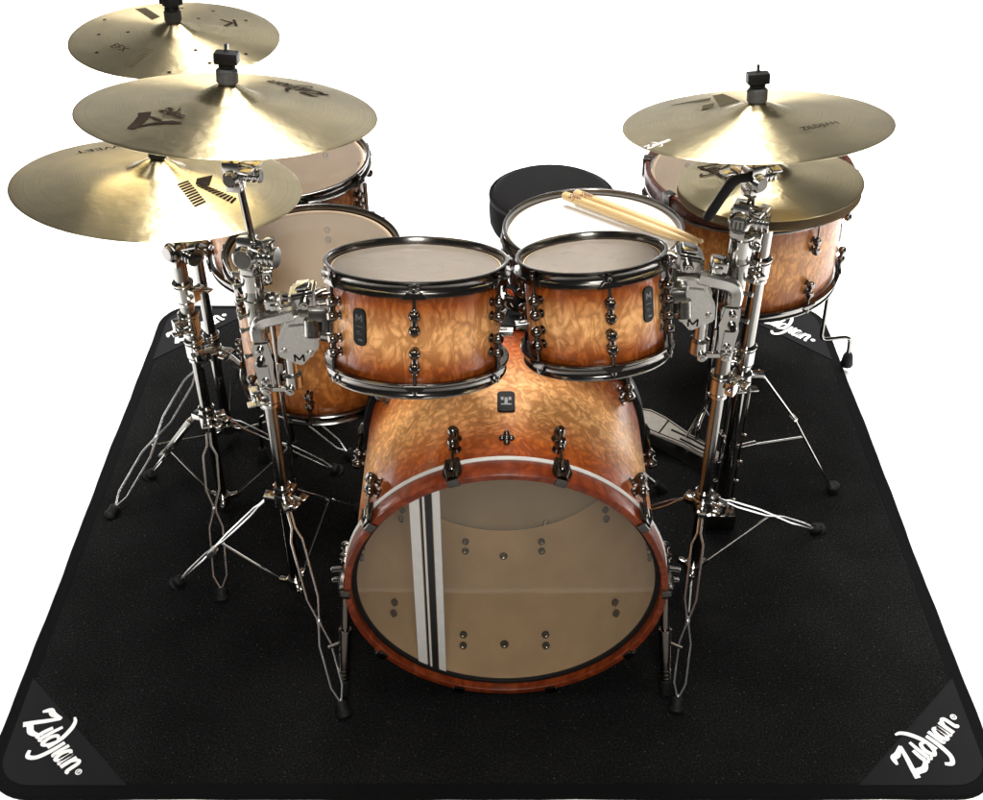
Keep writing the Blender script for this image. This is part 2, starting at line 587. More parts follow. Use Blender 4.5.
def script(bm, surf, origin, ang, h, reg=False):
    """the brush script, h = height of its capital; the baseline starts at origin"""
    c, s = math.cos(ang), math.sin(ang)
    k = [0]

    def f(u, v):
        x, y, z = surf(origin[0] + (u * c - v * s), origin[1] + (u * s + v * c))
        return V((x, y, z + 0.00012 * k[0]))
    items = list(SCRIPT)
    if reg:
        items.append((RING, [.03] * len(RING)))
        items.append(([(2.90, .29), (2.90, .39), (2.95, .36), (2.90, .34), (2.95, .29)], [.02] * 5))
    for pts, wd in items:
        k[0] += 1
        sm = smooth_path([(a * h, b * h) for a, b in pts], 5)
        n = len(sm)
        ws = []
        for i in range(n):
            t = i / (n - 1) * (len(wd) - 1)
            a = min(int(t), len(wd) - 2)
            ws.append((wd[a] + (wd[a + 1] - wd[a]) * (t - a)) * h * 1.3)
        ribbon(bm, [(p.x, p.y) for p in sm], ws, f)


def letters(bm, text, surf, origin, ang, size):
    cu = bpy.data.curves.new("lettering", 'FONT')
    cu.body = text
    cu.size = size
    cu.align_x = 'CENTER'
    cu.resolution_u = 3
    t = bpy.data.objects.new("lettering", cu)
    col.objects.link(t)
    dg = bpy.context.evaluated_depsgraph_get()
    me = t.evaluated_get(dg).to_mesh()
    c, s = math.cos(ang), math.sin(ang)
    vs = [bm.verts.new(surf(origin[0] + v.co.x * c - v.co.y * s, origin[1] + v.co.x * s + v.co.y * c)) for v in me.vertices]
    for p in me.polygons:
        try:
            bm.faces.new([vs[i] for i in p.vertices])
        except ValueError:
            pass
    t.evaluated_get(dg).to_mesh_clear()
    bpy.data.objects.remove(t)
    bpy.data.curves.remove(cu)


# ------------------------------------------------------------------ setting: white studio floor, black rug
FZ = -0.009
bm = bmesh.new()
vs = [bm.verts.new(p) for p in ((-20, -10, FZ - .003), (20, -10, FZ - .003), (20, 20, FZ - .003), (-20, 20, FZ - .003))]
bm.faces.new(vs)
fl = obj("floor", bm, M_GREYFLOOR)
fl["kind"] = "structure"
bm = bmesh.new()
# the white paper: flat under the kit, then swept up far behind it
pf = [(1.338, FZ), (4, FZ), (9.0, FZ)] + [(9.0 + 2.5 * math.sin(k * PI / 16), FZ + 2.5 - 2.5 * math.cos(k * PI / 16)) for k in range(1, 9)] + [(11.5, 6)]
prev = None
for y, z in pf:
    row = [bm.verts.new((x, y, z)) for x in (-5.5, 5.5)]
    if prev:
        bm.faces.new((prev[0], prev[1], row[1], row[0]))
    prev = row
fl = obj("backdrop_paper", bm, M_FLOOR)
fl["kind"] = "structure"

RX0, RX1, RY0, RY1 = -1.003, 1.008, 1.356, 3.078
rug = thing("drum_rug", "black carpet drum rug with white script on its corner patches, under the whole kit", "rug")


def rrect(x0, y0, x1, y1, r, n=10):
    out = []
    for cx_, cy_, a in ((x1 - r, y0 + r, -90), (x1 - r, y1 - r, 0), (x0 + r, y1 - r, 90), (x0 + r, y0 + r, 180)):
        for k in range(n + 1):
            t = R_(a + 90 * k / n)
            out.append((cx_ + r * math.cos(t), cy_ + r * math.sin(t)))
    return out


def wavy(P, ref, amp=.0012):
    out = []
    for i in range(len(P)):
        a, b = V(P[i]), V(P[(i + 1) % len(P)])
        n = max(1, int((V(ref[(i + 1) % len(ref)]) - V(ref[i])).length / .035))
        for k in range(n):
            q = a.lerp(b, k / n)
            d = (b - a).normalized()
            w_ = amp * (math.sin(q.x * 9.1 + q.y * 7.3) + .6 * math.sin(q.x * 23 - q.y * 19 + 1) + .4 * math.sin(q.x * 51 + q.y * 47 + 2))
            out.append((q.x + d.y * w_, q.y - d.x * w_))
    return out


def loop_sheet(outer, z0, z1):
    b = bmesh.new()
    prism(b, outer, z0, z1, bev=0)
    return b


obj("pile", loop_sheet(rrect(RX0 + .03, RY0 + .03, RX1 - .03, RY1 - .03, .075), FZ + .0005, 0.0), M_RUG, rug)
bm = bmesh.new()
o_, i_ = rrect(RX0, RY0, RX1, RY1, .10), rrect(RX0 + .031, RY0 + .031, RX1 - .031, RY1 - .031, .074)
m_ = rrect(RX0 + .004, RY0 + .004, RX1 - .004, RY1 - .004, .097)
o_, m_, i_ = wavy(o_, o_), wavy(m_, o_), wavy(i_, o_, 0)
rings = [[bm.verts.new((x, y, z)) for x, y in P] for P, z in ((o_, FZ + .0003), (o_, -.003), (m_, .0008), (i_, .0012), (i_, -.004))]
for A, B in zip(rings, rings[1:]):
    for k in range(len(A)):
        bm.faces.new((A[k], A[(k + 1) % len(A)], B[(k + 1) % len(A)], B[k]))
obj("binding", bm, M_BINDING, rug)
PW = 0.262
for sx, sy in ((-1, -1), (1, -1), (-1, 1), (1, 1)):
    cx_, cy_ = (RX0 + .026, RX1 - .026)[sx > 0], (RY0 + .026, RY1 - .026)[sy > 0]
    poly = [(cx_ - sx * PW, cy_)]
    r = .07
    for k in range(9):
        t = k / 8 * PI / 2
        poly.append((cx_ - sx * r + sx * r * math.sin(t), cy_ - sy * r + sy * r * math.cos(t)))
    poly.append((cx_, cy_ - sy * PW))
    bm = bmesh.new()
    prism(bm, poly, 0.0003, 0.0030, bev=0)
    pt = obj("corner_patch", bm, M_PATCH, rug)
    # lettering runs along the cut side of the patch
    mid = V((cx_ - sx * .098, cy_ - sy * .098))
    if sy < 0:
        ang = R_(-45) if sx < 0 else R_(45)
    else:
        ang = R_(45) if sx < 0 else R_(-45)
    h = .062
    u = V((math.cos(ang), math.sin(ang)))
    vv = V((-u.y, u.x))
    org = mid - u * 1.42 * h - vv * .42 * h
    bm = bmesh.new()
    script(bm, lambda x, y: V((x, y, 0.0034)), org, ang, h, True)
    obj("script_print", bm, M_WHITEINK, pt, flat=True)

# ------------------------------------------------------------------ drums


def ring_hoop(bm, Rs, z, s):
    """flanged metal hoop; z = its outer rim, s = +1 at the top of a drum, -1 at its bottom"""
    q = [(Rs + .0045, -.030), (Rs + .0050, -.004), (Rs + .0065, -.0005), (Rs + .0095, .0008), (Rs + .0125, -.0005), (Rs + .0130, -.004),
         (Rs + .0105, -.0075), (Rs + .0090, -.011), (Rs + .0090, -.0235), (Rs + .0110, -.027), (Rs + .0165, -.0305), (Rs + .0170, -.0345), (Rs + .0150, -.0375), (Rs + .0050, -.0370)]
    lathe(bm, [(r, z + s * a * .75) for r, a in q], 72, closed=True)


def make_lug(parent, Rs, ang, z_edge, s, bz, reach, hoop_r, claw=None, rodmat=None):
    """two round knobs on the shell, a rod to the hoop; s = +1 when the hoop is above"""
    bm = bmesh.new()
    er, et = V((math.cos(ang), math.sin(ang), 0)), V((-math.sin(ang), math.cos(ang), 0))
    z1, z2 = z_edge - s * bz, z_edge - s * (bz + .0255)
    for zz, rb in ((z1, .0100), (z2, .0098)):
        c = er * (Rs + .0145) + V((0, 0, zz))
        lathe(bm, [(0, -.0095), (.0060, -.009), (.0095, -.005), (.0104, 0), (.0095, .005), (.0060, .009), (0, .0098)], 16, MX.Translation(c) @ frame_z(er).to_4x4())
        disc_cyl(bm, er * (Rs - .0130) + V((0, 0, zz)), er * (Rs + .010) + V((0, 0, zz)), .0045, 10, .0005)
        disc_cyl(bm, er * (Rs - .0005) + V((0, 0, zz)), er * (Rs + .0028) + V((0, 0, zz)), .0085, 14, .0008)
        disc_cyl(bm, er * (Rs - .0135) + V((0, 0, zz)), er * (Rs - .0072) + V((0, 0, zz)), .0075, 12, .0012)
    disc_cyl(bm, er * (Rs + .0145) + V((0, 0, z2)), er * (Rs + .0145) + V((0, 0, z1 + s * .013)), .0055, 12, .001)
    lug = obj("lug", bm, M_KNOB, parent)
    bm = bmesh.new()
    top = z_edge - s * .0215
    tube(bm, [er * (Rs + .0145) + V((0, 0, z1 + s * .008)), er * (Rs + .0145) + V((0, 0, top + s * .006))], .0029, 8)
    # ear of the hoop with the square head of the rod
    prism(bm, [(-.022, -.004), (.022, -.004), (.010, .0075), (-.010, .0075)] if s > 0 else [(-.010, -.0075), (.010, -.0075), (.022, .004), (-.022, .004)], -.002, .0105,
          MX.Translation(er * (Rs + .010) + V((0, 0, z_edge - s * .0235))) @ MX((et, V((0, 0, 1)), er)).transposed().to_4x4(), .0012)
    c = er * (Rs + .0155) + V((0, 0, z_edge - s * .0165))
    disc_cyl(bm, c - V((0, 0, .005 * s)), c + V((0, 0, .007 * s)), .0045, 10, .0008)
    box(bm, c + V((0, 0, .010 * s)), (.0052, .0052, .008), MX((er, et, V((0, 0, 1)))).transposed(), .0006)
    obj("tension_rod", bm, rodmat or M_BLACKCHROME, lug)
    return lug


def badge(parent, Rs, ang, z, wd, ht):
    bm = bmesh.new()
    er, et = V((math.cos(ang), math.sin(ang), 0)), V((-math.sin(ang), math.cos(ang), 0))
    mx = MX.Translation(er * (Rs - .001) + V((0, 0, z))) @ MX((et, V((0, 0, 1)), er)).transposed().to_4x4()
    prism(bm, rrect(-wd / 2, -ht / 2, wd / 2, ht / 2, wd * .30, 5), 0, .0042, mx, .001)
    b = obj("badge", bm, M_PLASTIC, parent)
    bm = bmesh.new()
    mz = mx @ MX.Translation(V((0, 0, .0044)))
    for x0, y0, x1, y1, tk in ((-.22, .16, -.22, .34, .10), (.22, .16, .22, .34, .10), (-.22, .34, 0, .22, .10), (0, .22, .22, .34, .10), (-.28, .02, .28, .02, .04), (-.25, -.12, .05, -.12, .05), (-.25, -.18, .20, -.18, .03), (-.1, -.34, .25, -.34, .12)):
        p0, p1 = V((x0 * wd, y0 * ht, 0)), V((x1 * wd, y1 * ht, 0))
        d = (p1 - p0).normalized()
        k = V((-d.y, d.x, 0)) * tk * wd * .5
        bm.faces.new([bm.verts.new(mz @ q) for q in (p0 + k, p0 - k, p1 - k, p1 + k)])
    obj("emblem", bm, M_BADGEGREY, b, flat=True)


def shell_mesh(Rs, z0, z1, th=.007, seg=96):
    bm = bmesh.new()
    n = 10
    zs = [z0 + (z1 - z0) * i / n for i in range(n + 1)]
    lathe(bm, [(Rs, z) for z in zs], seg, mi=0)
    lathe(bm, [(Rs - th, z) for z in zs[::-1]], seg, mi=1)
    lathe(bm, [(Rs, z1), (Rs - th, z1)], seg, mi=1)
    lathe(bm, [(Rs - th, z0), (Rs, z0)], seg, mi=1)
    bmesh.ops.remove_doubles(bm, verts=bm.verts[:], dist=1e-5)
    return bm


def head_mesh(Rs, z, s):
    bm = bmesh.new()
    lathe(bm, [(0, z + s * .0006), (Rs * .5, z + s * .0006), (Rs - .009, z + s * .0004), (Rs - .003, z - s * .0002), (Rs + .0035, z - s * .006), (Rs + .0042, z - s * .012)], 72)
    return bm


def make_drum(name, label, cat, C, tx, ty, Rs, depth, nl, ph, wood, headmat, group=None, badge_at=None, lugs_skip=(), bottom=True, legs=(), bz=.058):
    A = tilt(tx, ty)
    n = A.col[2]
    root = thing(name, label, cat, V(C) - n * depth, A, group)
    D = depth
    obj("shell", shell_mesh(Rs, .013, D - .013), [wood, M_MAPLE], root)
    bm = bmesh.new()
    ring_hoop(bm, Rs, D, 1)
    obj("top_hoop", bm, M_BLACKCHROME, root)
    bm = bmesh.new()
    ring_hoop(bm, Rs, 0, -1)
    obj("bottom_hoop", bm, M_BLACKCHROME, root)
    obj("batter_head", head_mesh(Rs, D - .012, 1), headmat, root)
    obj("resonant_head", head_mesh(Rs, .012, -1), M_CLEAR, root)
    for i in range(nl):
        a = R_(ph) + 2 * PI * i / nl
        make_lug(root, Rs, a, D, 1, bz, 0, Rs + .013)
        make_lug(root, Rs, a, 0, -1, bz, 0, Rs + .013)
    if badge_at:
        badge(root, Rs, R_(badge_at[0]), D * badge_at[1], badge_at[2], badge_at[3])
    return root


TOMS = "two small toms above the kick drum"
tomA = make_drum("rack_tom", "larger of the two small amber toms, hung on the stand under the crash marked A", "tom drum",
                 (-.134, 1.838, .927), -17, .9, .152, .208, 6, -88, M_TOMWOOD, M_HAZY, TOMS, (-126, .56, .027, .066))
tomB = make_drum("rack_tom", "smaller amber tom in front of the snare, hung on the stand beside the hi-hat", "tom drum",
                 (.179, 1.859, .928), -15.5, -5, .124, .198, 6, -82, M_TOMWOOD, M_HAZY, TOMS, (-45, .60, .025, .064))

# isolation ring bracket of each tom: the chrome block that takes the rod of the stand
for root, D, Rs, a, s in ((tomA, .208, .152, 188, 1), (tomB, .198, .124, -8, -1)):
    a = R_(a)
    er, et = V((math.cos(a), math.sin(a), 0)), V((-math.sin(a), math.cos(a), 0))
    bm = bmesh.new()
    disc_cyl(bm, er * (Rs + .010) + V((0, 0, .075)), er * (Rs + .010) + V((0, 0, .118)), .0135, 20, .002)
    disc_cyl(bm, er * (Rs + .036) + V((0, 0, .066)), er * (Rs + .036) + V((0, 0, .100)), .0155, 20, .002)
    box(bm, er * (Rs + .026) + V((0, 0, .108)), (.034, .026, .024), MX((er, et, V((0, 0, 1)))).transposed(), .004)
    box(bm, er * (Rs + .002) + V((0, 0, .10)), (.008, .040, .070), MX((er, et, V((0, 0, 1)))).transposed(), .003)
    obj("mount_block", bm, M_SATIN, root)
# short chrome pins that face each other between the toms
for root, Rs, aa in ((tomA, .152, -3), (tomB, .124, 186)):
    a = R_(aa)
    er = V((math.cos(a), math.sin(a), 0))
    bm = bmesh.new()
    disc_cyl(bm, er * (Rs - .001) + V((0, 0, .075)), er * (Rs + .024) + V((0, 0, .075)), .0085, 16, .001)
    obj("mount_pin", bm, M_CHROME, root)

FLOORS = "floor toms at the sides of the kit"
ftA = make_drum("floor_tom", "floor tom with clear head just behind the larger small tom", "tom drum",
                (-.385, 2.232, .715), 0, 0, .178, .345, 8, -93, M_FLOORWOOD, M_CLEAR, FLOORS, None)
ftB = make_drum("floor_tom", "rearmost floor tom on the hi-hat-less side, half hidden under the cymbals", "tom drum",
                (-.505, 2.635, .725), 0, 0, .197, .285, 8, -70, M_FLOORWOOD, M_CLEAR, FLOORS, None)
ftB["label"] = "floor tom half hidden under the ride with the hatched letter K, behind another floor tom"


def floor_legs(root, Rs, zc, drop, angs, kick=0.0):
    for a in angs:
        a = R_(a)
        er, et = V((math.cos(a), math.sin(a), 0)), V((-math.sin(a), math.cos(a), 0))
        bm = bmesh.new()
        p = er * (Rs + .020)
        tube(bm, smooth_path([p + V((0, 0, zc + .12)), p + V((0, 0, zc - .02)), p + V((0, 0, -drop * .45)), p + er * .03 + V((0, 0, -drop * .62)), p + er * .04 + V((0, 0, -drop + .03))], 4), .0052, 10)
        lg = obj("leg", bm, M_TUBE, root)
        bm = bmesh.new()
        lathe(bm, [(0, 0), (.013, 0), (.015, .004), (.012, .03), (.009, .042), (0, .044)], 16, MX.Translation(p + er * .04 + V((0, 0, -drop + .001))))
        obj("rubber_foot", bm, M_RUBBER, lg)
        bm = bmesh.new()
        box(bm, er * (Rs + .012) + V((0, 0, zc)), (.026, .03, .05), MX((er, et, V((0, 0, 1)))).transposed(), .005)
        disc_cyl(bm, er * (Rs + .02) + et * .012 + V((0, 0, zc)), er * (Rs + .02) + et * .034 + V((0, 0, zc)), .006, 12)
        obj("leg_bracket", bm, M_BLACKCHROME, lg)


floor_legs(ftA, .178, .15, .370, (60, 150, 250))
floor_legs(ftB, .197, .13, .440, (100, 268, 340))

# big drum at the hi-hat side: wooden red hoop with claws on top, metal hoop below
A3 = tilt(0, -2)
D3, R3 = .30, .240
gong = thing("floor_tom", "wide floor tom with dark red wooden hoop, half covered by the hi-hat cymbals", "tom drum", V((.64, 2.70, .665)) - A3.col[2] * D3, A3, FLOORS)
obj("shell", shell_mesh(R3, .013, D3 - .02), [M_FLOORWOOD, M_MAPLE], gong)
bm = bmesh.new()
lathe(bm, [(R3 + .004, D3 - .002), (R3 + .006, D3), (R3 + .016, D3), (R3 + .018, D3 - .003), (R3 + .018, D3 - .036), (R3 + .016, D3 - .038), (R3 + .004, D3 - .037)], 80, closed=True)
obj("top_hoop", bm, M_DARKHOOP, gong)
bm = bmesh.new()
lathe(bm, [(R3 + .005, D3 - .0385), (R3 + .017, D3 - .0385), (R3 + .019, D3 - .042), (R3 + .019, D3 - .047), (R3 + .005, D3 - .048)], 80, closed=True)
obj("hoop_rim", bm, M_BLACKCHROME, gong)
bm = bmesh.new()
ring_hoop(bm, R3, 0, -1)
obj("bottom_hoop", bm, M_TUBE, gong)
obj("batter_head", head_mesh(R3, D3 - .012, 1), M_CLEAR, gong)
obj("resonant_head", head_mesh(R3, .012, -1), M_CLEAR, gong)
for i in range(8):
    a = R_(-58) + 2 * PI * i / 8
    make_lug(gong, R3, a, 0, -1, .058, 0, R3 + .013)
    lg = make_lug(gong, R3, a, D3 - .02, 1, .075, 0, R3 + .013)
    er, et = V((math.cos(a), math.sin(a), 0)), V((-math.sin(a), math.cos(a), 0))
    bm = bmesh.new()
    mx = MX((er, et, V((0, 0, 1)))).transposed()
    box(bm, er * (R3 + .021) + V((0, 0, D3 - .022)), (.006, .026, .05), mx, .002)
    box(bm, er * (R3 + .012) + V((0, 0, D3 + .0028)), (.022, .026, .005), mx, .0015)
    obj("claw", bm, M_CLAW, lg)
for a in (8, 128, 248):
    a = R_(a)
    er, et = V((math.cos(a), math.sin(a), 0)), V((-math.sin(a), math.cos(a), 0))
    zb = -(.365)
    p = er * (R3 + .022)
    bm = bmesh.new()
    tube(bm, [p + V((0, 0, .11)), p + V((0, 0, zb + .118)), p + er * .004 + V((0, 0, zb + .106)), p + er * .014 + V((0, 0, zb + .101)), p + er * .070 + V((0, 0, zb + .101)),
              p + er * .082 + V((0, 0, zb + .096)), p + er * .087 + V((0, 0, zb + .085)), p + er * .090 + V((0, 0, zb + .02))], .0058, 10)
    lg = obj("leg", bm, M_TUBE, gong)
    bm = bmesh.new()
    lathe(bm, [(0, 0), (.016, 0), (.018, .005), (.014, .034), (.009, .044), (0, .046)], 16, MX.Translation(p + er * .09 + V((0, 0, zb + .001))))
    obj("rubber_foot", bm, M_RUBBER, lg)
    bm = bmesh.new()
    box(bm, er * (R3 + .013) + V((0, 0, .085)), (.026, .032, .05), MX((er, et, V((0, 0, 1)))).transposed(), .005)
    disc_cyl(bm, er * (R3 + .02) + et * .012 + V((0, 0, .085)), er * (R3 + .02) + et * .036 + V((0, 0, .085)), .007, 12)
    obj("leg_bracket", bm, M_BLACKCHROME, lg)

snare = make_drum("snare_drum", "snare drum with bright white head and two drumsticks lying on it", "snare drum",
                  (.214, 2.209, .779), -4, -1, .178, .14, 10, -98, M_DARKHOOP, M_COATED, None, None, bz=.045)
bm = bmesh.new()
a = R_(-147)
er, et = V((math.cos(a), math.sin(a), 0)), V((-math.sin(a), math.cos(a), 0))
mx = MX((et, V((0, 0, 1)), er)).transposed()
box(bm, er * .204 + V((0, 0, .030)), (.036, .050, .012), mx, .003)
box(bm, er * .189 + V((0, 0, .034)), (.026, .036, .026), mx, .003)
so = obj("strainer", bm, M_PLASTIC, snare)
bm = bmesh.new()
mz = MX.Translation(er * .2105 + V((0, 0, .030))) @ mx.to_4x4()
prism(bm, [(-.013, .013), (.013, .013), (.011, .020), (0, .0225), (-.011, .020)], -.001, .001, mz, 0)
obj("orange_mark", bm, M_ORANGE, so)
bm = bmesh.new()
prism(bm, [(-.010, .009), (.002, .009), (.002, .013), (-.010, .013)], -.001, .0012, mz, 0)
obj("gold_mark", bm, M_GOLD, so)
bm = bmesh.new()
tube(bm, [mz @ V((.002, -.008, .001)), mz @ V((.010, -.013, .001))], .001, 6)
tube(bm, [mz @ V((-.012, -.001, .001)), mz @ V((.010, .008, .001))], .0006, 6)
obj("white_mark", bm, M_WHITEINK, so)

# snare stand (mostly behind the kick drum)
ss = thing("snare_stand", "low tripod stand carrying the snare drum with the white head", "snare stand", (.214, 2.215, 0))
bm = bmesh.new()
tube(bm, [(0, 0, .06), (0, 0, .56)], .011, 14)
disc_cyl(bm, (0, 0, .22), (0, 0, .27), .018, 16)
obj("pole", bm, M_CHROME, ss)
for a in (90, 205, 330):
    a = R_(a)
    er = V((math.cos(a), math.sin(a), 0))
    bm = bmesh.new()
    tube(bm, smooth_path([V((0, 0, .57)), er * .09 + V((0, 0, .588)), er * .182 + V((0, 0, .617)), er * .203 + V((0, 0, .636)), er * .201 + V((0, 0, .655))], 4), .006, 10)
    obj("basket_arm", bm, M_CHROME, ss)
    a += R_(35)
    er = V((math.cos(a), math.sin(a), 0))
    bm = bmesh.new()
    tube(bm, [er * .012 + V((0, 0, .24)), er * .21 + V((0, 0, .012))], .006, 10)
    lg = obj("leg", bm, M_CHROME, ss)
    bm = bmesh.new()
    tube(bm, [er * .195 + V((0, 0, .03)), er * .222 + V((0, 0, .001))], .011, 12)
    obj("rubber_foot", bm, M_RUBBER, lg)


# ------------------------------------------------------------------ kick drum (local +z = axis towards the camera side)
KT = R_(-1.0)
nz = V((0, -math.cos(KT), math.sin(KT)))
kx = V((1, 0, 0))
ky = nz.cross(kx)
AK = MX((kx, ky, nz)).transposed()
KR, KD = .300, .47
kick = thing("bass_drum", "large bass drum in amber burst finish with tinted front head and striped band", "bass drum", (.028, 1.595, .318), AK)
obj("shell", shell_mesh(KR, -KD + .012, -.0245, .009, 128), [M_KICKWOOD, M_MAPLE], kick)


def kick_hoop(z0, z1):
    b = bmesh.new()
    lathe(b, [(KR - .001, z1 - .002), (KR + .001, z1), (KR + .011, z1), (KR + .0135, z1 - .002), (KR + .0135, z0 + .002), (KR + .012, z0), (KR + .002, z0), (KR + .002, z1 - .022), (KR - .001, z1 - .022)], 128, closed=True)
    return b


obj("front_hoop", kick_hoop(-.040, 0), M_HOOPWOOD, kick)
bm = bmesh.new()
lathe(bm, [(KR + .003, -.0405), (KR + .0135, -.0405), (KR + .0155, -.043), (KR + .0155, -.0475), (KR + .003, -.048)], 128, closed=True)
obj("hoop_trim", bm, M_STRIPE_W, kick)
bm = bmesh.new()
lathe(bm, [(KR - .010, -KD - .020), (KR - .008, -KD - .022), (KR + .012, -KD - .022), (KR + .014, -KD - .020), (KR + .014, -KD + .016), (KR + .012, -KD + .018), (KR + .002, -KD + .018), (KR + .002, -KD - .010), (KR - .010, -KD - .010)], 128, closed=True)
obj("rear_hoop", bm, M_PLASTIC, kick)
bm = bmesh.new()
lathe(bm, [(0, -.0195), (.15, -.0197), (KR - .002, -.0205)], 96)
fh = obj("front_head", bm, M_SMOKE, kick)
bm = bmesh.new()
lathe(bm, [(KR - .0100, -.0185), (KR - .0075, -.0165), (KR - .0014, -.0165), (KR - .0014, -.0235), (KR - .0100, -.0235)], 128, closed=True)
obj("head_collar", bm, M_PLASTIC, fh)
bm = bmesh.new()
lathe(bm, [(0, -KD + .004), (.1, -KD + .004), (KR - .002, -KD + .0035)], 96)
obj("batter_head", bm, M_BATTER, kick)


def stripe(name, x0, x1, mt, z):
    b = bmesh.new()
    n = 8
    prev = None
    for i in range(n + 1):
        x = x0 + (x1 - x0) * i / n
        hgt = math.sqrt((KR - .0112) ** 2 - x * x)
        pr = [b.verts.new((x, y, z)) for y in (-hgt, 0, hgt)]
        if prev:
            b.faces.new((prev[0], pr[0], pr[1], prev[1]))
            b.faces.new((prev[1], pr[1], pr[2], prev[2]))
        prev = pr
    o = obj(name, b, mt, fh, flat=True)
    return o


for nm_, x0_, x1_, mt_ in (("white_stripe", -.179, -.1605, M_STRIPE_W), ("black_stripe", -.1585, -.1555, M_STRIPE_B), ("white_stripe", -.155, -.151, M_STRIPE_W),
                           ("black_stripe", -.150, -.138, M_STRIPE_B), ("white_stripe", -.1365, -.1225, M_STRIPE_W)):
    stripe(nm_, x0_, x1_, mt_, -.0186)

for i in range(10):
    a = PI / 2 + R_(18) + 2 * PI * i / 10
    er, et = V((math.cos(a), math.sin(a), 0)), V((-math.sin(a), math.cos(a), 0))
    mx = MX((er, et, V((0, 0, 1)))).transposed()
    for s, ze in ((1, -.048), (-1, -KD + .018)):
        bm = bmesh.new()
        z1, z2 = ze - s * .048, ze - s * .078
        for zz in (z1, z2):
            c = er * (KR + .020) + V((0, 0, zz))
            lathe(bm, [(0, -.011), (.007, -.0105), (.0105, -.006), (.0115, 0), (.0105, .006), (.007, .0105), (0, .011)], 16, MX.Translation(c) @ frame_z(er).to_4x4())
            disc_cyl(bm, er * (KR - .016) + V((0, 0, zz)), er * (KR + .014) + V((0, 0, zz)), .006, 12, .001)
            disc_cyl(bm, er * (KR - .0005) + V((0, 0, zz)), er * (KR + .004) + V((0, 0, zz)), .0105, 14, .001)
            disc_cyl(bm, er * (KR - .0165) + V((0, 0, zz)), er * (KR - .0088) + V((0, 0, zz)), .0085, 12, .001)
        disc_cyl(bm, er * (KR + .020) + V((0, 0, z2 - s * .006)), er * (KR + .020) + V((0, 0, z1 + s * .018)), .0075, 14, .001)
        lg = obj("lug", bm, M_KNOB, kick)
        bm = bmesh.new()
        tube(bm, [er * (KR + .021) + V((0, 0, z1 + s * .012)), er * (KR + .021) + V((0, 0, ze + s * .016))], .0036, 8)
        disc_cyl(bm, er * (KR + .021) + V((0, 0, ze + s * .010)), er * (KR + .021) + V((0, 0, ze + s * .030)), .0058, 12, .001)
        obj("tension_rod", bm, M_TUBE, lg)
        bm = bmesh.new()
        # claw: block over the hoop, two prongs, lip on the front face
        prism(bm, [(-.013, -.016), (.013, -.016), (.019, .020), (.012, .034), (-.012, .034), (-.019, .020)], 0, .0065,
              MX.Translation(er * (KR + .0155) + V((0, 0, ze + s * .012))) @ MX((et, V((0, 0, s)), er)).transposed().to_4x4(), .0015)
        box(bm, er * (KR + .0105) + V((0, 0, ze + s * .0505)), (.017, .022, .0045), mx, .0015)
        for q in (-.010, .010):
            tube(bm, [er * (KR + .023) + et * q + V((0, 0, ze + s * .002)), er * (KR + .024) + et * q + V((0, 0, ze + s * .026)), er * (KR + .019) + et * q * .7 + V((0, 0, ze + s * .046))], .0032, 8)
        obj("claw", bm, M_CLAW, lg)
for z in (-.112, -.372):
    bm = bmesh.new()
    disc_cyl(bm, V((0, -KR + .016, z)), V((0, -KR - .004, z)), .0095, 14, .0015)
    obj("bolt", bm, M_KNOB, kick)
# little air vent and the badge on top
bm = bmesh.new()
for da, dz in ((0, 0), (.018, 0), (-.018, 0), (0, .012), (0, -.012)):
    ball(bm, V((math.cos(PI / 2 + da * 1.6) * (KR + .002), math.sin(PI / 2 + da * 1.6) * (KR + .002), -.112 + dz)), .0065, 12)
obj("air_vent", bm, M_BLACKCHROME, kick)
bm = bmesh.new()
prism(bm, rrect(-.017, -.030, .017, .030, .007, 5), -.002, .004, MX.Translation(V((.0, KR, -.218))) @ MX((V((1, 0, 0)), V((0, 0, -1)), V((0, 1, 0)))).transposed().to_4x4(), .001)
kb = obj("badge", bm, M_PLASTIC, kick)
bm = bmesh.new()
mz = MX.Translation(V((0, KR + .0043, -.218))) @ MX((V((1, 0, 0)), V((0, 0, -1)), V((0, 1, 0)))).transposed().to_4x4()
for p in ([(-.010, -.012), (.010, -.012), (.010, -.008), (-.010, -.008)], [(-.003, -.008), (.003, -.008), (.003, .010), (-.003, .010)], [(-.010, .002), (-.005, .002), (-.005, .012), (-.010, .012)], [(.005, .002), (.010, .002), (.010, .012), (.005, .012)]):
    prism(bm, p, -.0002, .0004, mz, 0)
obj("emblem", bm, M_BADGEGREY, kb)
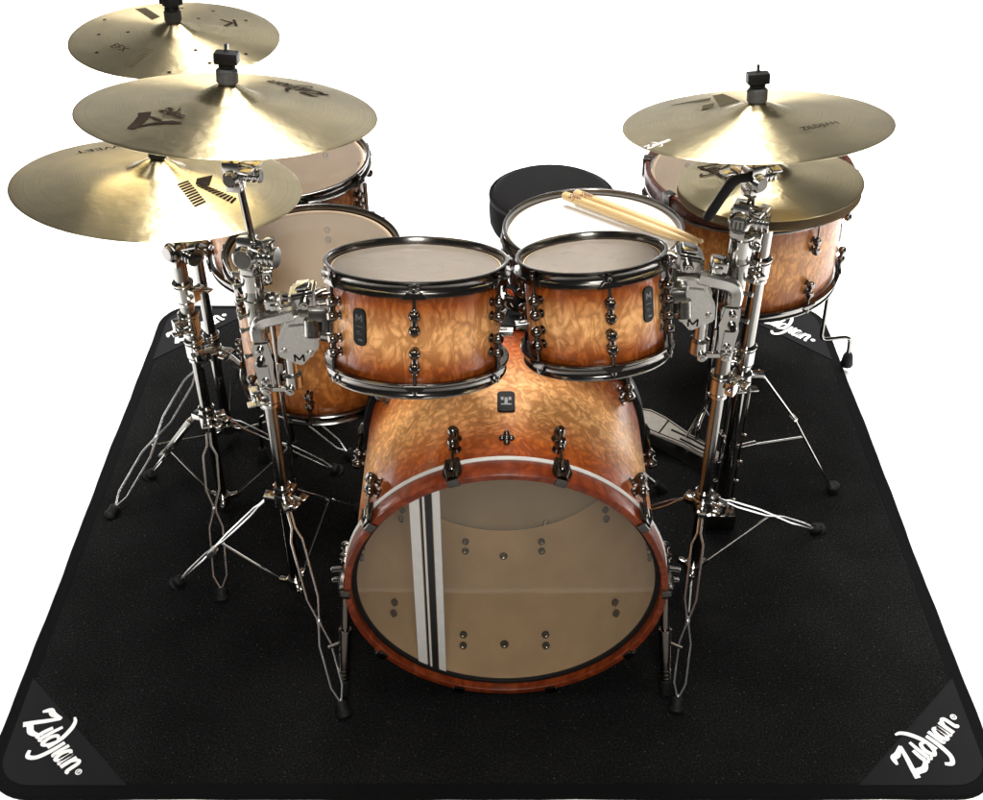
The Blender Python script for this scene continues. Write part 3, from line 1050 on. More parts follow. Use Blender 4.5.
# spurs
for sx in (-1, 1):
    bm = bmesh.new()
    a0 = PI / 2 - sx * R_(98)
    er, et = V((math.cos(a0), math.sin(a0), 0)), V((-math.sin(a0), math.cos(a0), 0))
    p0 = er * (KR + .018) + V((0, 0, -.085))
    foot = V((sx * .338, -.312, .0))
    top = p0 + V((sx * .004, .03, -.01))
    d = (foot - top)
    tube(bm, [top, top + d * .62], .0085, 14)
    disc_cyl(bm, top + d * .50, top + d * .74, .0125, 16, .002)
    disc_cyl(bm, top + d * .49, top + d * .515, .0140, 16, .001)
    disc_cyl(bm, top + d * .72, top + d * .90, .0105, 16, .002)
    for q in (.80, .83, .86):
        disc_cyl(bm, top + d * q, top + d * (q + .012), .0118, 16, .001)
    disc_cyl(bm, top + d * .60 + V((sx * .01, 0, 0)), top + d * .62 + V((sx * .034, .004, .01)), .004, 10)
    lg = obj("spur_leg", bm, M_KNOB, kick)
    bm = bmesh.new()
    disc_cyl(bm, top + d * .88, top + d * 1.0, .0125, 16, .003)
    obj("rubber_foot", bm, M_RUBBER, lg)
    bm = bmesh.new()
    box(bm, er * (KR + .012) + V((0, .015, -.09)), (.028, .05, .06), MX((er, et, V((0, 0, 1)))).transposed(), .006)
    disc_cyl(bm, er * (KR + .01) + V((0, .04, -.07)), er * (KR + .05) + V((0, .04, -.07)), .006, 12)
    disc_cyl(bm, er * (KR + .01) + V((0, .01, -.07)), er * (KR + .05) + V((0, .01, -.07)), .006, 12)
    obj("spur_bracket", bm, M_BLACKCHROME, lg)

# ------------------------------------------------------------------ cymbals


def cym_z(R, rb, hb, hl):
    def f(x, y):
        r = math.hypot(x, y)
        if r >= R:
            return 0.0
        if r > rb:
            t = (r - rb) / (R - rb)
            z = hb * (1 - t ** 1.25)
            return z + .0015 * math.exp(-t * 9)
        z = hb + .0015
        t = r / rb
        return z + hl * (0.5 + 0.5 * math.cos(PI * t)) ** .85
    return f


def make_cymbal(name, label, C, tx, ty, R, rb, hb, hl, mt, group, flip=False, cat="cymbal"):
    A = tilt(tx, ty)
    o_f = cym_z(R, rb, hb, hl)
    bm = bmesh.new()
    rs = [.0065] + [rb * t for t in (.18, .3, .42, .54, .66, .78, .88, .95, 1.0)] + [rb + (R - rb) * t for t in (.03, .07, .13, .22, .33, .45, .57, .69, .8, .9, .96, .995)]
    top = [(r, o_f(r, 0)) for r in rs] + [(R, -.0004)]
    bot = [(r, o_f(r, 0) - .0014) for r in rs[::-1]]
    lathe(bm, top + bot, 128, closed=True)
    if flip:
        for v in bm.verts:
            v.co.z = -v.co.z
    o = obj(name, bm, mt, angle=60)
    o.matrix_world = MX.Translation(V(C)) @ A.to_4x4()
    tag(o, label, cat, group)
    return o, o_f, A


def on(f, dz=.0007):
    return lambda x, y: V((x, y, f(x, y) + dz))


CG = "bronze cymbals on the stands"
c1, f1, A1 = make_cymbal("cymbal", "topmost bronze cymbal with small holes and two patterned blocks", (-.66, 2.436, 1.094), -.5, 2.5, .216, .055, .017, .019, M_BRASS, CG)
c2, f2, A2 = make_cymbal("cymbal", "bronze crash cymbal marked with a bold dark letter A", (-.427, 1.82, 1.213), -8.8, 4.1, .2413, .062, .023, .023, M_BRASS, CG)
c3, f3, A3c = make_cymbal("cymbal", "wide bronze ride cymbal marked with a hatched letter K", (-.657, 2.125, .918), -7.5, 5.3, .2794, .066, .030, .026, M_BRASS, CG)
c4, f4, A4 = make_cymbal("cymbal", "bronze crash cymbal hanging over the hi-hat and the wide floor tom", (.454, 1.912, 1.15), -9.9, -3.8, .2286, .066, .019, .017, M_BRASS, CG)
HG = "pair of hi-hat cymbals"
h1, fh1, AH = make_cymbal("hi_hat_cymbal", "upper hi-hat cymbal facing up, partly under the crash cymbal", (.544, 2.107, .935), -4.5, -4.8, .178, .048, .020, .020, M_BRASS, HG, cat="hi-hat cymbal")
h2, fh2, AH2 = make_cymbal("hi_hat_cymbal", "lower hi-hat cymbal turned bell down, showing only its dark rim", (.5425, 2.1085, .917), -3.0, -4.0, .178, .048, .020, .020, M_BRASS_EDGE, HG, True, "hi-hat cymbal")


def poly_logo(bm, pts, surf):
    bm.faces.new([bm.verts.new(surf(x, y)) for x, y in pts])


def hatch(bm, q, n, surf, fill=.55, rows=1):
    """quad q (4 corners, a-b one end, d-c the other) as n bars across"""
    a, b, c, d = [V((*p, 0)) for p in q]
    for i in range(n):
        for t0, t1 in ((i / n, (i + fill) / n),):
            p = [a.lerp(d, t0), b.lerp(c, t0), b.lerp(c, t1), a.lerp(d, t1)]
            for k in range(4):
                e0, e1 = p[0].lerp(p[1], k / 4), p[0].lerp(p[1], (k + 1) / 4)
                g0, g1 = p[3].lerp(p[2], k / 4), p[3].lerp(p[2], (k + 1) / 4)
                bm.faces.new([bm.verts.new(surf(x.x, x.y)) for x in (e0, e1, g1, g0)])


# crash with the letter A
bm = bmesh.new()
s2 = on(f2)
ribbon(bm, [(-.113, -.084), (-.110, -.100), (-.112, -.125), (-.119, -.150)], [.020, .019, .018, .012], s2)
ribbon(bm, [(-.109, -.142), (-.095, -.134), (-.078, -.127), (-.062, -.125), (-.045, -.128)], [.004, .005, .008, .011, .003], on(f2, .0009))
ribbon(bm, [(-.099, -.104), (-.089, -.112), (-.078, -.121)], [.004, .006, .005], on(f2, .0011))
obj("letter_mark", bm, M_INK, c2, flat=True)
bm = bmesh.new()
script(bm, s2, (-.092, -.080), math.atan2(-.040, .050), .019)
obj("script_print", bm, M_INK, c2, flat=True)
bm = bmesh.new()
script(bm, s2, (.148, .108), math.atan2(.062, -.112), .042)
obj("script_print", bm, M_INK, c2, flat=True)
# ride with the hatched K
bm = bmesh.new()
s3 = on(f3)
hatch(bm, [(.051, -.063), (.067, -.039), (.118, -.115), (.102, -.142)], 10, s3, .66)
hatch(bm, [(.085, -.054), (.105, -.045), (.169, -.074), (.165, -.101)], 10, s3, .66)
poly_logo(bm, [(.083, -.050), (.080, -.023), (.105, .010), (.109, -.044)], s3)
obj("letter_mark", bm, M_INK, c3, flat=True)
bm = bmesh.new()
letters(bm, "SWEET", s3, (-.155, .150), math.atan2(.054, .086) + PI, .036)
obj("word_print", bm, M_INK, c3, flat=True)
# cymbal with the holes
bm = bmesh.new()
s1 = on(f1, .0009)
hatch(bm, [(-.118, .148), (-.096, .157), (-.046, .078), (-.058, .054)], 14, s1, .7)
obj("patterned_block", bm, M_PALEINK, c1, flat=True)
bm = bmesh.new()
hatch(bm, [(-.066, -.164), (-.048, -.172), (-.022, -.098), (-.041, -.094)], 14, s1, .7)
obj("patterned_block", bm, M_PALEINK, c1, flat=True)
bm = bmesh.new()
letters(bm, "K", s1, (.094, .090), PI + R_(18), .062)
letters(bm, "EFX", s1, (-.098, -.096), R_(-38), .026)
obj("word_print", bm, M_INK, c1, flat=True)
bm = bmesh.new()
for x, y in ((-.153, -.018), (-.093, -.015), (-.134, -.108), (.061, -.091), (.097, -.138), (.027, -.186), (.035, .076), (.053, .143), (.131, .1), (.16, -.081), (-.017, .154), (-.165, .075)):
    q = [(x + .0042 * math.cos(k * PI / 5), y + .0042 * math.sin(k * PI / 5)) for k in range(10)]
    poly_logo(bm, q, s1)
obj("hole", bm, M_INK, c1, flat=True)
# crash above the hi-hat
bm = bmesh.new()
s4 = on(f4)
hatch(bm, [(-.047, .171), (-.026, .183), (-.014, .073), (-.055, .043)], 8, s4, 1.0)
hatch(bm, [(-.131, .118), (-.129, .122), (-.054, .142), (-.060, .118)], 8, on(f4, .0010), 1.0)
hatch(bm, [(-.087, .041), (-.080, .075), (-.058, .082), (-.066, .048)], 5, on(f4, .0013), 1.0)
obj("letter_mark", bm, M_PALEINK, c4, flat=True)
bm = bmesh.new()
letters(bm, "ZILDJIAN", s4, (.090, -.092), math.atan2(.046, .086), .019)
obj("word_print", bm, M_INK, c4, flat=True)
bm = bmesh.new()
script(bm, s4, (-.198, -.112), math.atan2(.016, .043), .016)
obj("script_print", bm, M_WHITEINK, c4, flat=True)
bm = bmesh.new()
sh = on(fh1)
script(bm, sh, (-.128, .085), math.atan2(-.10, .039), .038)
obj("script_print", bm, M_INK, h1, flat=True)

# ------------------------------------------------------------------ stands


def wire_leg(parent, hub, foot, spread=.013, pinch=.52, r=.0026, mt=None, side=None, start=.10):
    """double braced leg: two strips joined at the hub, pinched by a rivet half way, joined at the foot"""
    hub, foot = V(hub), V(foot)
    d = foot - hub
    s = side or V((0, 0, 1)).cross(d).normalized()
    prof = [(0, .28), (start, .28), (start + .06, 1), (pinch - .11, 1), (pinch - .02, .22), (pinch + .02, .22), (pinch + .11, 1), (.86, 1), (.925, .2), (.97, .2)]
    bm = bmesh.new()
    up = V((0, 0, 1))
    for q in (-1, 1):
        pts = [hub + d * t + s * q * spread * k for t, k in prof]
        tube(bm, pts, r, 8)
    c = hub + d * pinch
    ball(bm, c, .0046, 12)
    c = hub + d * .01
    disc_cyl(bm, c - s * .008, c + s * .008, .006, 12, .001)
    lg = obj("leg", bm, mt or M_LEG, parent)
    bm = bmesh.new()
    disc_cyl(bm, hub + d * .93, foot + d.normalized() * .002, .0135, 16, .004)
    disc_cyl(bm, hub + d * .975, foot + d.normalized() * .004, .017, 16, .004)
    obj("rubber_foot", bm, M_RUBBER, lg)
    return lg


def wing_nut(bm, p, d, s=1.0):
    """small wing screw at p pointing along d"""
    p, d = V(p), V(d).normalized()
    disc_cyl(bm, p, p + d * .016 * s, .0048 * s, 12, .001)
    m = frame_z(d)
    for q in (-1, 1):
        box(bm, p + d * .014 * s + m.col[0] * q * .009 * s, (.013 * s, .0035 * s, .012 * s), m, .0015)


def tripod(root, base, hub_z, coll_z, feet, pole_r, pole_top, lower_mat, spread=.013, pinch=.52, brace_at=.5):
    """hub collar, three legs with braces, collector, pole; local origin at base"""
    bm = bmesh.new()
    tube(bm, [(0, 0, coll_z), (0, 0, pole_top)], pole_r, 20)
    obj("pole", bm, lower_mat, root)
    bm = bmesh.new()
    disc_cyl(bm, (0, 0, hub_z - .018), (0, 0, hub_z + .020), pole_r + .008, 20, .003)
    disc_cyl(bm, (0, 0, hub_z + .024), (0, 0, hub_z + .040), pole_r + .006, 20, .002)
    wing_nut(bm, (pole_r + .004, -.004, hub_z + .004), (1, -.6, 0), 1.5)
    for fx, fy in feet:
        d = V((fx, fy, 0)).normalized()
        box(bm, d * (pole_r + .016) + V((0, 0, hub_z)), (.026, .022, .020), MX((d, V((0, 0, 1)).cross(d), V((0, 0, 1)))).transposed(), .003)
    obj("hub_collar", bm, M_CHROME, root)
    bm = bmesh.new()
    disc_cyl(bm, (0, 0, coll_z - .008), (0, 0, coll_z + .022), pole_r + .006, 18, .002)
    for fx, fy in feet:
        d = V((fx, fy, 0)).normalized()
        box(bm, d * (pole_r + .014) + V((0, 0, coll_z + .006)), (.022, .012, .012), MX((d, V((0, 0, 1)).cross(d), V((0, 0, 1)))).transposed(), .002)
    obj("brace_collar", bm, M_CHROME, root)
    for fx, fy in feet:
        d = V((fx, fy, 0)).normalized()
        hub = d * (pole_r + .020) + V((0, 0, hub_z))
        foot = V((fx, fy, .001))
        lg = wire_leg(root, hub, foot, spread, pinch)
        mid = hub + (foot - hub) * brace_at
        bm = bmesh.new()
        tube(bm, [d * (pole_r + .022) + V((0, 0, coll_z + .006)), mid], .0026, 8)
        obj("brace", bm, M_TUBE, lg)


def tube_clamp(root, z, r, ang=0, name="height_clamp"):
    """ribbed clamp where two pole tubes meet, with a wing screw"""
    bm = bmesh.new()
    disc_cyl(bm, (0, 0, z - .022), (0, 0, z + .018), r + .006, 22, .003)
    disc_cyl(bm, (0, 0, z - .034), (0, 0, z - .022), r + .0035, 22, .002)
    disc_cyl(bm, (0, 0, z + .019), (0, 0, z + .026), r + .008, 22, .002)
    er = V((math.cos(ang), math.sin(ang), 0))
    et = V((-er.y, er.x, 0))
    box(bm, er * (r + .012) + V((0, 0, z)), (.020, .020, .030), MX((er, et, V((0, 0, 1)))).transposed(), .003)
    wing_nut(bm, er * (r + .012) + et * .010 + V((0, 0, z)), et, 1.4)
    disc_cyl(bm, er * (r + .012) - et * .010 + V((0, 0, z)), er * (r + .012) - et * .018 + V((0, 0, z)), .006, 10)
    return obj(name, bm, M_CHROME, root)


def ratchet(root, p, face, r=.032, mt=None, mark=None):
    """round tilter: two toothed discs and a clamp block, its disc facing along face"""
    p, f = V(p), V(face).normalized()
    bm = bmesh.new()
    disc_cyl(bm, p + f * .002, p + f * .018, r, 32, .003)
    disc_cyl(bm, p + f * .018, p + f * .022, r * .86, 32, .002)
    disc_cyl(bm, p - f * .020, p, r * .97, 32, .003)
    disc_cyl(bm, p - f * .034, p - f * .020, r * .6, 24, .003)
    m = frame_z(f)
    for k in range(18):
        a = 2 * PI * k / 18
        c = p + f * .001 + (m.col[0] * math.cos(a) + m.col[1] * math.sin(a)) * r * .98
        box(bm, c, (.004, .004, .010), m, .001)
    box(bm, p + m.col[1] * (r + .004) - f * .004, (.030, .022, .034), m, .004)
    box(bm, p - m.col[1] * (r + .002) - f * .006, (.026, .022, .030), m, .004)
    wing_nut(bm, p + m.col[1] * (r + .006) + m.col[0] * .014, m.col[0] + f * .3, 1.5)
    wing_nut(bm, p - f * .034, -f, 1.6)
    X = m.col[0] if m.col[0].x > 0 else -m.col[0]
    q = p - f * .010
    disc_cyl(bm, q, q + X * (r + .030), r * .72, 24, .003)
    for k in (.006, .016, .026):
        disc_cyl(bm, q + X * (r + k), q + X * (r + k + .005), r * .88, 24, .001)
    box(bm, q + X * (r + .012) + V((0, 0, r * .8)), (.022, .026, .016), m, .003)
    o = obj("tilter", bm, mt or M_CHROME, root)
    bm = bmesh.new()
    disc_cyl(bm, p + f * .0215, p + f * .0235, r * .72, 28, .001)
    k = obj("tilter_cap", bm, M_BLACKCHROME, o)
    if mark:
        bm = bmesh.new()
        mz = MX.Translation(p + f * .0240) @ MX((V((0, 0, 1)).cross(f).normalized(), f.cross(V((0, 0, 1)).cross(f)).normalized(), f)).transposed().to_4x4()
        for x in (-.0075, 0, .0075):
            prism(bm, [(x - .0019, -.0075), (x + .0019, -.0075), (x + .0019, .006), (x - .0019, .006)], -.0002, .0006, mz, 0)
        prism(bm, [(-.0094, .006), (.0094, .006), (.0094, .0092), (-.0094, .0092)], -.0002, .0006, mz, 0)
        obj("cap_mark", bm, M_CHROME, k)
    return o


def cymbal_seat(root, base, C, A, apex, nut='square', long=.052, below=.05):
    """threaded post through the cymbal, felt under it, sleeve and nut above; in the stand's own frame"""
    n = A.col[2].copy()
    c = V(C) - V(base)
    bm = bmesh.new()
    tube(bm, [c - n * below, c + n * (apex + long + .010)], .0036, 10)
    disc_cyl(bm, c + n * (apex - .030), c + n * (apex - .026), .019, 20, .001)
    post = obj("cymbal_post", bm, M_CHROME, root)
    bm = bmesh.new()
    disc_cyl(bm, c + n * (apex - .026), c + n * (apex - .003), .016, 20, .004)
    obj("lower_felt", bm, M_FELT, post)
    bm = bmesh.new()
    disc_cyl(bm, c + n * (apex - .001), c + n * (apex + .023), .0175, 24, .003)
    obj("upper_felt", bm, M_GREYFELT if nut == 'square' else M_FELT, post)
    bm = bmesh.new()
    if nut == 'square':
        disc_cyl(bm, c + n * (apex + .0235), c + n * (apex + .030), .0135, 20, .002)
        box(bm, c + n * (apex + .040), (.038, .030, .019), A, .004)
    else:
        lathe(bm, [(0, 0), (.015, 0), (.016, .003), (.013, .008), (.0195, .012), (.0195, .027), (.017, .031), (0, .031)], 10, MX.Translation(c + n * (apex + .0235)) @ A.to_4x4())
        for q in (-1, 1):
            box(bm, c + n * (apex + .042) + A.col[0] * q * .019, (.010, .012, .012), A, .003)
    obj("wing_nut", bm, M_PLASTIC, post)
    return c - n * below


SG = "chrome tripod cymbal stands"

# --- stand under the crash marked A, carries the larger tom
B1 = V((-.44, 1.87, 0))
st1 = thing("cymbal_stand", "chrome double-braced stand carrying the crash marked A and the larger small tom", "cymbal stand", B1, None, SG)
tripod(st1, B1, .315, .055, [(.136, -.322), (-.291, .045), (.120, .300)], .0125, .60, M_TUBE, .012, .55, .5)
bm = bmesh.new()
tube(bm, [(0, 0, .60), (0, 0, .872)], .0145, 20)
obj("upper_tube", bm, M_SATIN, st1)
tube_clamp(st1, .862, .0145, R_(20))
tube_clamp(st1, .60, .0135, R_(200))
ratchet(st1, (0, -.012, .918), (-.25, -1, .18), .0225)
low = cymbal_seat(st1, B1, (-.427, 1.82, 1.213), A2, .0475, 'square', .052, .105)
bm = bmesh.new()
tube(bm, [V((.012, .0, .925)), low + V((.012, 0, -.012))], .0068, 12)
obj("boom_rod", bm, M_TUBE, st1)
ratchet(st1, low + V((.004, 0, -.004)), (-.15, -1, .1), .014, M_CHROME)

for root, a_, b_ in ((st1, (-.045, .008, .295), (-.291, .045, 0)), ):
    a_, b_ = V(a_), V(b_)
    bm = bmesh.new()
    box(bm, a_.lerp(b_, .56) + V((0, -.006, .0)), (.018, .014, .026), frame_z(b_ - a_), .003)
    obj("leg_block", bm, M_CLAMP, root)
# --- stand under the wide ride
B2 = V((-.66, 2.17, 0))
st2 = thing("cymbal_stand", "chrome stand carrying the wide ride cymbal with the hatched K", "cymbal stand", B2, None, SG)
tripod(st2, B2, .285, .03, [(.046, -.302), (-.215, .12), (.27, .14)], .0125, .48, M_TUBE, .015, .47, .55)
bm = bmesh.new()
tube(bm, [(0, 0, .48), (0, 0, .72)], .0155, 20)
obj("upper_tube", bm, M_SATIN, st2)
tube_clamp(st2, .64, .0155, R_(-30))
tube_clamp(st2, .56, .0155, R_(210))
tube_clamp(st2, .49, .0135, R_(-60))
ratchet(st2, (0, -.01, .745), (-.8, -1, .2), .021, M_TUBE)
bm = bmesh.new()
disc_cyl(bm, (.012, -.02, .755), (.055, -.04, .775), .006, 12)
obj("tilter_handle", bm, M_TUBE, st2)
low = cymbal_seat(st2, B2, (-.657, 2.125, .918), A3c, .0575, 'round', .04, .06)
bm = bmesh.new()
tube(bm, [V((0, 0, .75)), low], .0068, 12)
obj("boom_rod", bm, M_TUBE, st2)
# clamp plate that holds a memory lock on one leg
bm = bmesh.new()
hub, foot = V((-.03, .017, .285)), V((-.215, .12, 0))
d = (foot - hub)
m = frame_z(d)
box(bm, hub + d * .33 + V((0, 0, .004)), (.030, .016, d.length * .50), m, .004)
box(bm, hub + d * .62 + V((0, 0, .004)), (.034, .020, .03), m, .004)
obj("leg_plate", bm, M_SATIN, st2)

# --- stand of the topmost cymbal
B3 = V((-.69, 2.42, 0))
st3 = thing("cymbal_stand", "tall dark tubed stand carrying the topmost cymbal with the holes", "cymbal stand", B3, None, SG)
tripod(st3, B3, .30, .05, [(-.248, -.279), (.335, -.06), (-.02, .32)], .0125, .60, M_TUBE, .016, .50, .55)
bm = bmesh.new()
tube(bm, [(0, 0, .60), (0, 0, 1.0)], .0105, 16)
obj("upper_tube", bm, M_TUBE, st3)
tube_clamp(st3, .60, .0125, R_(100))
tube_clamp(st3, .33, .0125, R_(-150))
low = cymbal_seat(st3, B3, (-.66, 2.436, 1.094), A1, .0365, 'round', .04, .07)
ratchet(st3, (0, -.005, 1.005), (-.3, -1, .1), .018, M_TUBE)
bm = bmesh.new()
tube(bm, [V((0, 0, 1.0)), low + V((0, 0, .01))], .0068, 12)
obj("boom_rod", bm, M_TUBE, st3)

# --- stand under the crash over the hi-hat, carries the smaller tom
B4 = V((.452, 1.885, 0))
st4 = thing("cymbal_stand", "chrome double-braced stand carrying the crash over the hi-hat and the smaller tom", "cymbal stand", B4, None, SG)
tripod(st4, B4, .285, .085, [(-.068, -.325), (.346, .21), (-.25, .21)], .0125, .62, M_TUBE, .012, .55, .5)
bm = bmesh.new()
tube(bm, [(0, 0, .62), (0, 0, .945)], .0150, 20)
obj("upper_tube", bm, M_SATIN, st4)
tube_clamp(st4, .925, .0150, R_(20))
tube_clamp(st4, .61, .0135, R_(-40))
ratchet(st4, (-.010, -.012, .982), (-.35, -1, .15), .0200, M_CHROME, True)
low = cymbal_seat(st4, B4, (.454, 1.912, 1.15), A4, .0375, 'square', .052, .095)
bm = bmesh.new()
tube(bm, [V((.008, 0, 1.0)), low + V((.0, 0, -.004))], .0068, 12)
obj("boom_rod", bm, M_TUBE, st4)
ratchet(st4, low + V((0, -.004, -.006)), (.55, -1, .1), .017, M_CHROME)
bm = bmesh.new()
tube(bm, smooth_path([low + V((-.008, -.012, .006)), low + V((-.036, -.02, .004)), low + V((-.052, -.024, -.016)), low + V((-.080, -.03, -.068))], 5), [.008] * 5 + [.0095] * 5 + [.009] * 5 + [.0075], 14)
obj("rubber_handle", bm, M_RUBBER, st4)

# --- big tom clamps, drawn in the upright plane in front of each pole (x, z), thickness towards the camera


def tom_clamp(root, s, dz, tomrod):
    def P(pts):
        return [(s * x, z + dz) for x, z in pts]
    up = MX((V((1, 0, 0)), V((0, 0, 1)), V((0, -1, 0)))).transposed().to_4x4()      # local xy -> world xz, local z -> -y

    def at(y):
        return MX.Translation(V((0, y, 0))) @ up
    bm = bmesh.new()
    hexp = P([(.040, .753), (.062, .796), (.074, .811), (.119, .811), (.117, .737), (.081, .695), (.038, .718)])
    prism(bm, hexp, 0, .012, at(-.034), .003)
    prism(bm, P([(.046, .752), (.066, .790), (.112, .795), (.111, .740), (.081, .706), (.046, .723)]), 0, .0035, at(-.046), .0012)
    prism(bm, hexp, 0, .012, at(.006), .003)
    for x, z, r in ((.105, .795, .010), (.100, .728, .0075), (.052, .735, .006)):
        c = V((s * x, -.0465, z + dz))
        disc_cyl(bm, c, c + V((0, -.006, 0)), r, 20, .0015)
        disc_cyl(bm, c + V((0, -.006, 0)), c + V((0, -.009, 0)), r * .55, 6, .0008)
    plate = obj("clamp_plate", bm, M_CLAMP, root)
    bm = bmesh.new()
    mz = at(-.0502)
    zz = .718 + dz
    x0 = s * .079
    for a, b in (((-.0085, -.008), (-.0085, .008)), ((-.0085, .008), (0, -.004)), ((0, -.004), (.0085, .008)), ((.0085, .008), (.0085, -.008))):
        p0, p1 = V((x0 + a[0], zz + a[1], 0)), V((x0 + b[0], zz + b[1], 0))
        d = (p1 - p0).normalized()
        k = V((-d.y, d.x, 0)) * .0017
        bm.faces.new([bm.verts.new(mz @ q) for q in (p0 + k, p0 - k, p1 - k, p1 + k)])
    obj("plate_mark", bm, M_INK, plate, flat=True)
    bm = bmesh.new()
    # top jaw box and its recess
    prism(bm, P([(.068, .846), (.118, .857), (.116, .814), (.066, .811)]), 0, .046, at(.012), .005)
    prism(bm, P([(.074, .840), (.112, .848), (.110, .822), (.073, .819)]), 0, .004, at(-.034), .0015)
    c = V((s * .098, -.038, .833 + dz))
    disc_cyl(bm, c, c + V((0, -.010, 0)), .0095, 20, .002)
    disc_cyl(bm, c + V((0, -.010, 0)), c + V((0, -.013, 0)), .005, 6, .001)
    box(bm, V((s * .094, -.012, .8565 + dz)), (.026, .030, .006), MX.Rotation(-s * .2, 3, 'Y'), .002)
    obj("clamp_jaw", bm, M_CHROME, root)
    bm = bmesh.new()
    # bent arm from the pole sleeve to the plate
    pts = smooth_path([V((s * .004, -.034, .752 + dz)), V((s * .006, -.040, .780 + dz)), V((s * .018, -.046, .799 + dz)), V((s * .045, -.050, .810 + dz)), V((s * .078, -.048, .818 + dz))], 4)
    bar(bm, pts, .025, .020, V((0, -1, 0)))
    obj("clamp_arm", bm, M_CLAMP, root)
    bm = bmesh.new()
    box(bm, V((s * .041, -.030, .829 + dz)), (.028, .034, .030), MX.Rotation(-s * .12, 3, 'Y'), .003)
    box(bm, V((s * .044, -.049, .830 + dz)), (.014, .006, .014), MX.Rotation(-s * .12, 3, 'Y'), .002)
    obj("jaw_screw", bm, M_CHROME, root)
    bm = bmesh.new()
    # long hinged shackle in front of the pole
    prism(bm, P([(-.010, .742), (.022, .745), (.026, .722), (.022, .700), (.025, .640), (.018, .630), (-.004, .630), (-.010, .640), (-.008, .690), (-.012, .715)]), 0, .018, at(-.018), .004)
    prism(bm, P([(-.002, .690), (.015, .690), (.017, .648), (.0, .648)]), 0, .004, at(-.036), .001)
    for x, z, r in ((.002, .700, .0085), (.004, .726, .007), (.007, .655, .008), (.006, .637, .011)):
        c = V((s * x, -.037, z + dz))
        disc_cyl(bm, c, c + V((0, -.007, 0)), r, 20, .0015)
        disc_cyl(bm, c + V((0, -.007, 0)), c + V((0, -.010, 0)), r * .5, 6, .001)
    sk = obj("shackle", bm, M_CHROME, root)
    bm = bmesh.new()
    c = V((s * .002, -.0465, .700 + dz))
    disc_cyl(bm, c, c + V((0, -.0015, 0)), .006, 14, .0003)
    obj("dark_socket", bm, M_PLASTIC, sk)
    bm = bmesh.new()
    disc_cyl(bm, V((s * .056, -.020, .628 + dz)), V((s * .056, -.020, .665 + dz)), .0185, 24, .005)
    disc_cyl(bm, V((s * .056, -.020, .655 + dz)), V((s * .057, -.020, .715 + dz)), .0125, 20, .002)
    box(bm, V((s * .030, -.034, .633 + dz)), (.05, .008, .011), None, .002)
    for x in (.007, .052):
        c = V((s * x, -.038, .633 + dz))
        disc_cyl(bm, c, c + V((0, -.008, 0)), .0095, 18, .002)
        disc_cyl(bm, c + V((0, -.008, 0)), c + V((0, -.010, 0)), .0045, 6, .0008)
    tube(bm, [V((s * .03, -.03, .628 + dz)), V((s * .03, -.03, .69 + dz))], .0035, 10)
    obj("drop_tube", bm, M_CHROME, root)
    bm = bmesh.new()
    tube(bm, [V((s * .112, -.018, .838 + dz)), V((s * .128, -.012, .846 + dz)), V((s * .137, -.010, .846 + dz))], .0062, 12)
    tube(bm, [V((s * .112, -.020, .757 + dz)), V((s * .139, -.020, .752 + dz))], .0115, 18)
    disc_cyl(bm, V((s * .118, -.020, .757 + dz)), V((s * .142, -.020, .753 + dz)), .0165, 22, .002)
    obj("tom_rod", bm, M_CHROME, root)
    bm = bmesh.new()
    for z in (.885, .858, .826, .79, .76, .70):
        c = V((-s * .012, -.012, z + dz))
        disc_cyl(bm, c, c + V((-s * .017, -.008, 0)), .0034, 10, .0008)
        disc_cyl(bm, c + V((-s * .013, -.006, 0)), c + V((-s * .019, -.009, 0)), .0055, 10, .001)
    tube(bm, [V((0, 0, .745 + dz)), V((0, 0, .855 + dz))], .0195, 22)
    tube(bm, [V((0, 0, .815 + dz)), V((0, 0, .822 + dz))], .0215, 22)
    obj("pole_sleeve", bm, M_SATIN, root)


tom_clamp(st1, 1, .0, None)
tom_clamp(st4, -1, .070, None)

# --- hi-hat stand
BH = V((.55, 2.105, 0))
hh = thing("hi_hat_stand", "dark tubed hi-hat stand with foot pedal beside the smaller tom", "hi-hat stand", BH)
bm = bmesh.new()
tube(bm, [(0, 0, .05), (0, 0, .52)], .0135, 20)
obj("lower_tube", bm, M_TUBE, hh)
bm = bmesh.new()
tube(bm, [(0, 0, .52), (0, 0, .862)], .0155, 20)
obj("upper_tube", bm, M_TUBE, hh)
tube_clamp(hh, .74, .0155, R_(200))
tube_clamp(hh, .52, .0145, R_(160))
bm = bmesh.new()
tube(bm, [(-.002, .002, .85), (-.010, .004, 1.06)], .0034, 10)
disc_cyl(bm, (0, 0, .866), (0, 0, .884), .022, 22, .003)
tube(bm, smooth_path([(.006, -.01, .84), (.014, -.022, .862), (.004, -.028, .876), (-.02, -.024, .872)], 4), .008, 12)
obj("pull_rod", bm, M_CHROME, hh)
bm = bmesh.new()
n_ = AH.col[2]
cc = V((.544, 2.107, .935)) - BH
disc_cyl(bm, cc + n_ * .043, cc + n_ * .058, .016, 20, .003)
disc_cyl(bm, cc + n_ * .058, cc + n_ * .085, .011, 16, .002)
wing_nut(bm, cc + n_ * .07 + V((.01, 0, 0)), (1, -.3, 0), 1.3)
obj("clutch", bm, M_PLASTIC, hh)
bm = bmesh.new()
disc_cyl(bm, (0, 0, .435), (0, 0, .475), .022, 20, .003)
wing_nut(bm, (.0, -.02, .455), (.2, -1, 0), 1.6)
box(bm, (.033, .004, .46), (.034, .02, .016), None, .003)
obj("hub_collar", bm, M_CHROME, hh)
